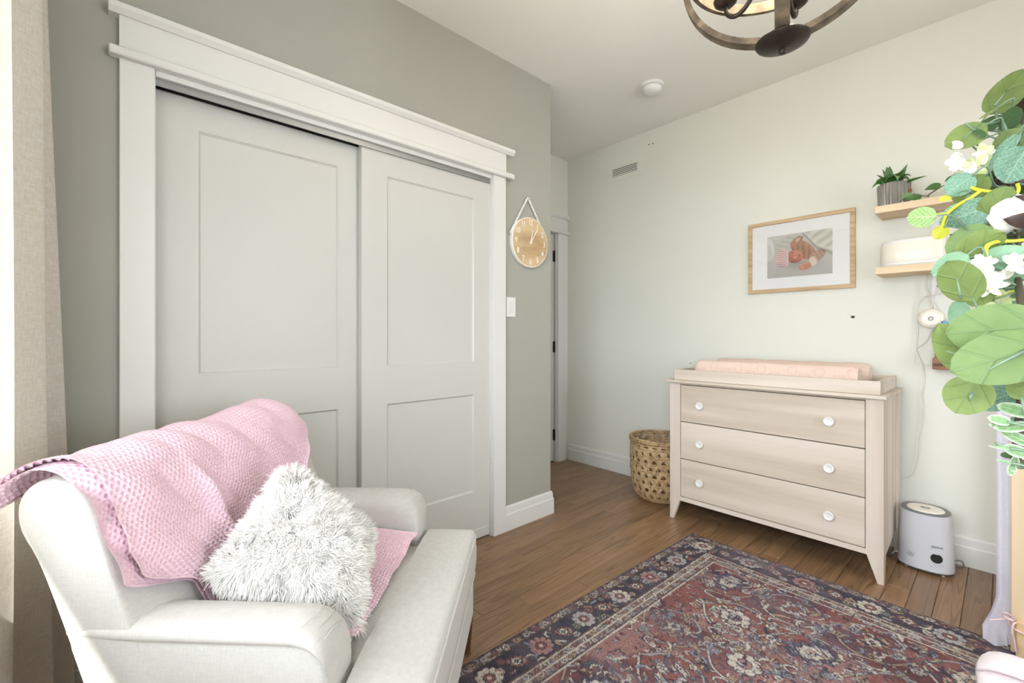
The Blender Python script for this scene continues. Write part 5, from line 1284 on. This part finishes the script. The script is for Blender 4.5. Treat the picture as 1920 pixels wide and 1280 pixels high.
# high swag of the same cloth behind the garland
rb = thing('ribbon_bow', (hx0, hy0, .09), 'thin pale pink ribbon tied round the foot of the pine post', 'ribbon')
def rpx(px, py, Y_): return ony(px, py, Y_)
obj('ribbon_tail', MB().tube(smooth_path([rpx(1855, 1161.5, 2.31), rpx(1868, 1160.5, 2.325), rpx(1895, 1159, 2.342), rpx(1903, 1163, 2.344)]), .004, 6, flat=.4), M['ribbon'], rb, smooth=True)
obj('ribbon_loop', MB().tube(smooth_path([rpx(1901, 1161, 2.344), rpx(1893, 1152, 2.33), rpx(1883, 1148, 2.325), rpx(1880, 1151, 2.33), rpx(1886, 1157, 2.335), rpx(1900, 1163, 2.344)]), .0055, 6, flat=.45), M['ribbon'], rb, smooth=True)
obj('ribbon_tail', MB().tube(smooth_path([rpx(1905, 1166, 2.344), rpx(1899, 1170, 2.338), rpx(1897, 1184, 2.336), rpx(1901, 1200, 2.338), rpx(1904, 1222, 2.336)]), .0058, 6, flat=.4), M['ribbon'], rb, smooth=True)
obj('ribbon_wrap', MB().tube([(hx0-.004, hy0-.004, .105), (hx0+.012, hy0-.023, .101), (hx0+.05, hy0-.024, .093), (hx0+pw_+.004, hy0-.024, .088), (hx0+pw_+.005, hy0+.02, .09), (hx0+pw_+.004, hy0+pd_+.003, .094), (hx0-.003, hy0+pd_+.003, .103), (hx0-.004, hy0-.004, .105)], .0055, 6, flat=.5), M['ribbon'], rb, smooth=True)
# rolled plush blanket
rl = thing('rolled_blanket', (.2, 1.86, 0), 'pale pink and white fluffy rolled blanket lying on the rug by the pine post', 'blanket')
rc = Vector((0, 1.905, .106)); mb = MB(); rows = []
nq = 150
for x_, sh in ((-.050, .60), (-.044, .74), (-.032, .87), (-.012, .96), (.015, 1.0), (.1, 1.01), (.3, 1.0), (.55, 1.0)):
    row = []
    for k in range(nq):
        th_ = k/(nq-1)*2*pi*3.25; r_ = (.022+.0125*th_/(2*pi)*2.02)*sh; row.append(Vector((x_+.003*sin(th_*3), rc.y+r_*cos(th_+.6), max(.0075, rc.z+r_*sin(th_+.6)))))
    rows.append(row)
o = obj('blanket_roll', MB().grid(rows), M['plush'], rl, smooth=True, fix=False)
sm = o.modifiers.new('thickness', 'SOLIDIFY'); sm.thickness = .012; sm.offset = 0
obj('roll_core', MB().tube([(-.046, rc.y, rc.z), (-.036, rc.y, rc.z), (-.01, rc.y, rc.z), (.02, rc.y, rc.z), (.55, rc.y, rc.z)], [.045, .066, .082, .088, .088], 28), M['plush'], rl, smooth=50)

# ------------------------------------------------------------------ hanging eucalyptus garland
gl = thing('eucalyptus_garland', atd(1905, 240, .95), 'artificial eucalyptus garland with cotton bolls and white blossoms hanging near the pine frame', 'garland')
LM = {'A': leaf_mat('leaf_olive', srgb(104, 126, 66), srgb(136, 152, 90), srgb(98, 120, 116), .6, 3, .10), 'L': leaf_mat('leaf_light', srgb(102, 126, 72), srgb(126, 148, 94), srgb(110, 142, 140), .6, 3, .08),
      'B': leaf_mat('leaf_bluegreen', srgb(84, 124, 104), srgb(120, 158, 138), srgb(176, 206, 180), .5, 8, .45, fine=.5), 'C': leaf_mat('leaf_mint', srgb(128, 166, 134), srgb(150, 182, 152), srgb(150, 190, 160), .55, 6, .15),
      'V': leaf_mat('leaf_lime_veined', srgb(120, 160, 86), srgb(150, 186, 112), srgb(216, 236, 178), .5, 7, .8, fine=.6), 'Y': leaf_mat('leaf_yellow', srgb(184, 184, 40), srgb(202, 200, 64), srgb(236, 236, 120), .5, 4, .2),
      'D': leaf_mat('leaf_dark', srgb(58, 86, 52), srgb(84, 108, 66), srgb(98, 128, 98), .5, 5, .25), 'W': leaf_mat('leaf_variegated', srgb(96, 136, 84), srgb(134, 166, 118), srgb(226, 232, 214), .5, 5, .2, edge=srgb(196, 202, 186))}
def leaf_mesh(kind, asp, cup, fold, seed):
    r = random.Random(seed); na_, nb_ = 13, 9; V = []; rim = []; Fc = []
    for i in range(na_):
        t = i/(na_-1); half = .5*asp*(sin(pi*t**.88)**.52 if 0 < t < 1 else 0.012)
        for jx in range(nb_):
            q = jx/(nb_-1)*2-1; x_ = q*half
            z_ = cup*(t-.45)**2*1.2+fold*abs(x_)+.012*sin(7*t+3*q+seed)+.01*cos(5*q+seed)
            V.append((x_, t, z_)); rim.append(sstep(.62, .92, max(abs(q), abs(t-.5)*1.9)))
    n0 = len(V)
    for i in range(na_-1):
        for jx in range(nb_-1): a = i*nb_+jx; Fc.append((a, a+1, a+nb_+1, a+nb_))
    me = bpy.data.meshes.new('leaf'); me.from_pydata(V, [], Fc); me.update(); me.materials.append(LM[kind])
    me.polygons.foreach_set('use_smooth', [True]*len(me.polygons))
    at = me.attributes.new('rim', 'FLOAT', 'POINT'); at.data.foreach_set('value', [float(x) for x in rim])
    return me
LC = {}
def leaf(kind, px, py, dep, L, W_, ang, pitch=0.0, roll=0.0, dz=0.0):
    """a leaf centred under pixel px,py at depth dep; L x W in pixels of the photo at that depth; ang = direction base->tip, degrees, 0 = right, 90 = up"""
    asp = round(W_/L, 1); key = (kind, asp, len(LC) % 5)
    me = LC.get(key)
    if me is None: me = leaf_mesh(kind, asp, random.Random(str(key)).uniform(-.22, .3), random.Random(str(key)+'f').uniform(-.25, .35), key[2]); LC[key] = me
    o = bpy.data.objects.new('leaf', me); COL.objects.link(o); o.parent = gl
    c_ = atd(px, py, dep); view = (Vector((0, 0, EYE))-c_).normalized()
    rt = Zu.cross(view).normalized(); up = view.cross(rt)
    a = radians(ang); yd = rt*cos(a)+up*sin(a); xd = yd.cross(view)
    m = Matrix((xd, yd, view)).transposed() @ Euler((radians(pitch), radians(roll), 0)).to_matrix()
    size = L/FPX*dep*.94
    c_ = c_-(m @ Vector((0, .5, 0)))*size
    o.matrix_local = Matrix.Translation(c_-ORG[gl.name]) @ m.to_4x4() @ Matrix.Scale(size, 4)
    return o
LV = [('A', 1884, 173, .93, 84, 58, 60, 10, 20), ('A', 1855, 211, .93, 32, 9, 205, 0, 60), ('D', 1895, 222, .92, 48, 34, 55, 20, -20), ('D', 1857, 232, .95, 44, 26, 200, 20, 10), ('A', 1893, 240, .93, 38, 20, -10, 20, 0),
      ('A', 1811, 253, .92, 66, 52, 205, 15, 20), ('D', 1838, 250, .90, 26, 14, -50, 0, 20), ('A', 1901, 278, .90, 84, 60, -75, 10, 0), ('B', 1880, 284, .88, 74, 34, 235, 0, 50), ('B', 1905, 309, .86, 72, 66, -115, 10, 0),
      ('A', 1850, 300, .93, 60, 14, -60, 0, 60), ('D', 1852, 322, .95, 40, 32, 200, 20, 0), ('D', 1872, 330, .96, 60, 40, 170, 10, 10), ('D', 1905, 345, .97, 60, 50, 200, 10, 10),
      ('B', 1800, 346, .88, 50, 43, 215, 10, 0), ('A', 1820, 355, .91, 66, 54, 230, 10, 20), ('D', 1835, 365, .95, 60, 44, 200, 10, 20), ('V', 1728, 407, .86, 46, 40, 175, 10, 10), ('Y', 1773, 371, .9, 22, 12, 195, 0, 0),
      ('B', 1818, 400, .85, 82, 58, 200, 10, 10), ('B', 1788, 406, .90, 54, 40, 240, 10, 20), ('A', 1871, 383, .82, 70, 56, 70, 15, 10), ('A', 1852, 420, .90, 60, 34, 190, 10, 30), ('D', 1870, 428, .95, 60, 50, 200, 10, 10),
      ('Y', 1763, 436, .86, 28, 25, 235, 0, 0), ('L', 1818, 452, .84, 80, 60, 215, 10, 10), ('A', 1838, 459, .80, 80, 56, 35, 15, 20), ('D', 1794, 440, .97, 22, 8, 180, 0, 40),
      ('C', 1884, 475, .78, 66, 32, 5, 15, 0), ('C', 1880, 512, .80, 80, 56, 20, 15, 10), ('D', 1895, 440, .92, 70, 50, 20, 15, 10), ('C', 1781, 498, .80, 64, 46, 215, 10, 0), ('A', 1801, 527, .72, 96, 64, 115, 15, 0), ('A', 1838, 552, .78, 56, 44, 250, 15, 20),
      ('C', 1796, 590, .80, 60, 34, 265, 0, 20), ('D', 1771, 533, .97, 24, 12, 190, 0, 30), ('D', 1870, 548, .92, 60, 40, 200, 0, 20), ('D', 1905, 560, .92, 60, 50, 200, 0, 20), ('A', 1890, 590, .85, 80, 60, 200, 0, 20),
      ('L', 1866, 618, .56, 148, 104, 186, 8, 0), ('L', 1872, 672, .52, 150, 112, 205, 10, 5), ('A', 1790, 652, .60, 112, 66, 118, 12, 10), ('A', 1814, 741, .58, 84, 76, 245, 10, 5), ('B', 1868, 748, .66, 70, 48, 215, 10, 10), ('D', 1850, 700, .72, 90, 60, 215, 10, 10), ('B', 1905, 735, .64, 70, 60, 215, 10, 10), ('A', 1912, 727, .54, 50, 40, 100, 10, 10),
      ('W', 1902, 768, .56, 54, 26, 165, 15, 0), ('W', 1898, 800, .56, 56, 20, 200, 10, 20), ('W', 1905, 820, .57, 54, 22, 150, 10, -10), ('W', 1880, 796, .57, 40, 18, 190, 10, 20), ('W', 1874, 787, .56, 34, 20, 170, 10, 10), ('W', 1877, 838, .58, 36, 6, 178, 0, 30), ('W', 1908, 846, .57, 40, 22, -20, 10, 0), ('W', 1886, 866, .58, 28, 6, 175, 0, 20), ('W', 1902, 870, .58, 34, 14, 265, 10, 10), ('D', 1890, 853, .60, 22, 14, 190, 10, 0), ('D', 1912, 870, .60, 30, 18, 200, 10, 0), ('W', 1897, 880, .58, 26, 12, 260, 0, 0)]
for a in LV: leaf(*a[:7], *(a[7:] if len(a) > 7 else ()))
rl_ = random.Random(31)
for k in range(26):    # leaves on the far side of the strand, partly out of the photograph
    py = rl_.uniform(170, 800); dp = float(np.interp(py, [150, 420, 510, 580, 640, 860], [.98, .90, .83, .70, .62, .60])); leaf(rl_.choice('ABDLC'), rl_.uniform(1925, 1990), py, dp+rl_.uniform(0, .05), rl_.uniform(55, 90), rl_.uniform(40, 66), rl_.uniform(0, 360), rl_.uniform(-20, 30), rl_.uniform(-30, 30))
ST = {'y': plain('stem_yellow', srgb(206, 204, 52), .5), 'g': plain('stem_grey_green', srgb(112, 134, 112), .6), 'd': plain('stem_dark', srgb(70, 62, 46), .7)}
def gstem(kind, pts, r=.0022): obj('stem', MB().tube(smooth_path([atd(*p) for p in pts], 6), r, 6), ST[kind], gl, smooth=True)
VINE = [(1945, 40, 1.0), (1930, 130, .97), (1915, 230, .945), (1905, 330, .92), (1905, 430, .88), (1908, 510, .81), (1916, 580, .68), (1920, 640, .60), (1916, 740, .60), (1908, 830, .588), (1904, 872, .588)]
gstem('d', VINE, .005)
vpts = smooth_path([atd(*p) for p in VINE], 8); pet = MB()
for o_ in list(gl.children):
    if not o_.name.startswith('leaf'): continue
    b0 = o_.matrix_basis.translation+ORG[gl.name]; q = min(vpts, key=lambda p: (p-b0).length+abs(p.z-b0.z)*.3)
    ax_ = (o_.matrix_basis.to_3x3() @ Vector((0, 1, 0))).normalized(); L_ = (q-b0).length
    if L_ > .008: pet.tube(smooth_path([b0+ax_*.004, b0-ax_*min(.02, L_*.3), (b0+q)/2-Vector((0, 0, .006)), q], 4), [.0017]*12+[.0024], 5)
o_ = obj('petiole', pet, ST['g'], gl, smooth=True); o_['kind'] = 'stuff'
gstem('g', [(1905, 230, .95), (1876, 228, .94), (1868, 215, .93), (1869, 198, .93)]); gstem('g', [(1876, 228, .94), (1850, 232, .93), (1836, 233, .92), (1822, 244, .915)]); gstem('y', [(1930, 203, .95), (1908, 208, .94), (1880, 222, .935)], .0025)
gstem('y', [(1912, 372, .88), (1895, 360, .875), (1880, 355, .87), (1858, 359, .865), (1835, 356, .865), (1820, 351, .87)], .0032); gstem('y', [(1838, 358, .865), (1818, 372, .862), (1795, 385, .86), (1775, 402, .86), (1768, 420, .86), (1765, 428, .86)], .003)
gstem('y', [(1776, 400, .86), (1765, 401, .86), (1748, 404, .86)], .002); gstem('y', [(1905, 365, .87), (1910, 355, .868), (1907, 344, .865)], .003); gstem('g', [(1900, 352, .9), (1870, 350, .9), (1850, 346, .91)])
gstem('y', [(1920, 450, .80), (1895, 452, .79), (1870, 453, .785), (1852, 460, .78), (1848, 474, .78), (1850, 488, .78), (1866, 486, .78)], .0034); gstem('g', [(1910, 560, .82), (1880, 580, .78), (1850, 590, .76)], .0025); gstem('y', [(1900, 545, .8), (1880, 552, .8), (1862, 560, .8)], .002)
for p0, p1 in (((1890, 262), (1858, 300)), ((1885, 255), (1850, 285)), ((1880, 250), (1866, 290)), ((1895, 262), (1870, 300)), ((1888, 246), (1842, 262)), ((1880, 268), (1835, 308))):
    gstem(rl_.choice('ygg'), [(*p0, .93), ((p0[0]+p1[0])/2+3, (p0[1]+p1[1])/2-3, .925), (*p1, .92)], .0016)
# large leaves' raised midribs
for a, b, d_ in (((1865, 198), (1888, 168), .925), ((1836, 234), (1805, 262), .912), ((1925, 624), (1864, 622), .548), ((1925, 655), (1855, 692), .508), ((1812, 670), (1774, 658), .592), ((1822, 736), (1818, 752), .572), ((1802, 560), (1794, 520), .712)):
    obj('midrib', MB().tube([atd(*a, d_), atd((a[0]+b[0])/2, (a[1]+b[1])/2, d_-.002), atd(*b, d_)], [.0022, .0016, .0006], 6), ST['g'], gl, smooth=True)
# blossoms
BW = plain('blossom_white', srgb(228, 225, 212), .7, var=.03); BG = plain('blossom_green', srgb(206, 218, 158), .7, var=.05)
def petal(px, py, dep, L, W_, ang, mat, pitch=20):
    a = leaf('C', px, py, dep, L, W_, ang, pitch, 0); key = ('petal', round(W_/L, 1), mat.name)
    if key not in LC:
        me = a.data.copy(); me.name = 'petal'; me.materials.clear(); me.materials.append(mat); LC[key] = me
    a.data = LC[key]; a.name = 'petal'
fr_ = random.Random(5)
def blossom(px, py, dep, R2, n_, mats, spread=360, a0=0):
    for k in range(n_):
        an = a0+spread*k/n_+fr_.uniform(-15, 15); q = fr_.uniform(.5, 1.0); L = R2*fr_.uniform(.8, 1.2)
        petal(px+cos(radians(an))*R2*.5*q, py-sin(radians(an))*R2*.5*q, dep+fr_.uniform(-.01, .01), L, L*fr_.uniform(.4, .62), an, fr_.choice(mats), fr_.uniform(-10, 45))
blossom(1800, 304, .91, 24, 12, [BW], 220, 110); blossom(1815, 312, .905, 20, 9, [BW, BG]); blossom(1826, 318, .90, 20, 8, [BG, BW]); blossom(1845, 288, .91, 22, 8, [BG, BW]); blossom(1803, 275, .91, 20, 3, [BW], 60, 150); blossom(1848, 310, .92, 20, 7, [BG])
blossom(1842, 492, .77, 24, 8, [BW]); blossom(1852, 512, .76, 22, 7, [BW]); blossom(1855, 535, .75, 34, 7, [BW]); blossom(1905, 495, .76, 26, 7, [BW]); blossom(1872, 430, .84, 20, 7, [BW]); blossom(1878, 520, .78, 22, 4, [BW], 180, 20); blossom(1885, 560, .80, 22, 6, [BG, BW]); blossom(1862, 570, .79, 24, 4, [BG], 90, 160)
# cotton bolls
CT = plain('cotton', srgb(228, 224, 219), .95, spec=.1, var=.04, vscale=90, bump=1.0, bscale=260, sheen=.5); SE = plain('cotton_sepal', srgb(66, 50, 46), .45, var=.2, vscale=40)
def boll(px, py, dep, r_, face):
    c_ = atd(px, py, dep); rq = random.Random(px); ico = bmesh.new(); bmesh.ops.create_icosphere(ico, subdivisions=3, radius=1)
    mb = MB()
    vs_ = []
    for v in ico.verts:
        n_ = v.co.normalized(); lob = 1+.16*sin(3*atan2(n_.y, n_.x)+px)+.07*sin(9*n_.z+5*n_.x); vs_.append(c_+n_*r_*lob)
    mb.add(vs_, [tuple(v.index for v in f.verts) for f in ico.faces]); ico.free()
    o = obj('cotton_boll', mb, CT, gl, smooth=True)
    f_ = Vector(face).normalized(); s1 = f_.cross(Zu).normalized(); s2 = f_.cross(s1)
    for k in range(5):
        a = 2*pi*k/5+.4; d_ = s1*cos(a)+s2*sin(a); rows = []
        for t in np.linspace(0, 1, 7):
            cen_ = c_+(f_*(1.12*cos(t*1.75))+d_*(1.12*sin(t*1.75)))*r_*1.06; w_ = r_*.52*sin(pi*min(1, .12+t*.88))**.8; sd = f_.cross(d_); rows.append([cen_-sd*w_, cen_+(cen_-c_).normalized()*r_*.07, cen_+sd*w_])
        obj('sepal', MB().grid(rows), SE, o, smooth=True, fix=False)
rt_ = Rd
boll(1903, 402, .80, .030, (-Fd*.8+Rd*.55-Zu*.35)); boll(1914, 172, .95, .036, (-Fd*.4-Rd*.3-Zu*.8)); boll(1882, 335, .97, .028, (-Fd*.8-Rd*.2-Zu*.4))
# cord and ceiling hook the strand hangs from
tp_ = atd(1945, 40, 1.0)
obj('hanging_cord', MB().tube([tp_, (tp_.x, tp_.y, H-.02)], .0012, 5), M['cable'], gl); obj('ceiling_hook', MB().lathe([(.012, -.001), (.012, -.004), (.003, -.006), (.003, -.022), (.001, -.023)], (tp_.x, tp_.y, H), 12), M['white_pl'], gl)
# tulle swag beside the garland (upper right)
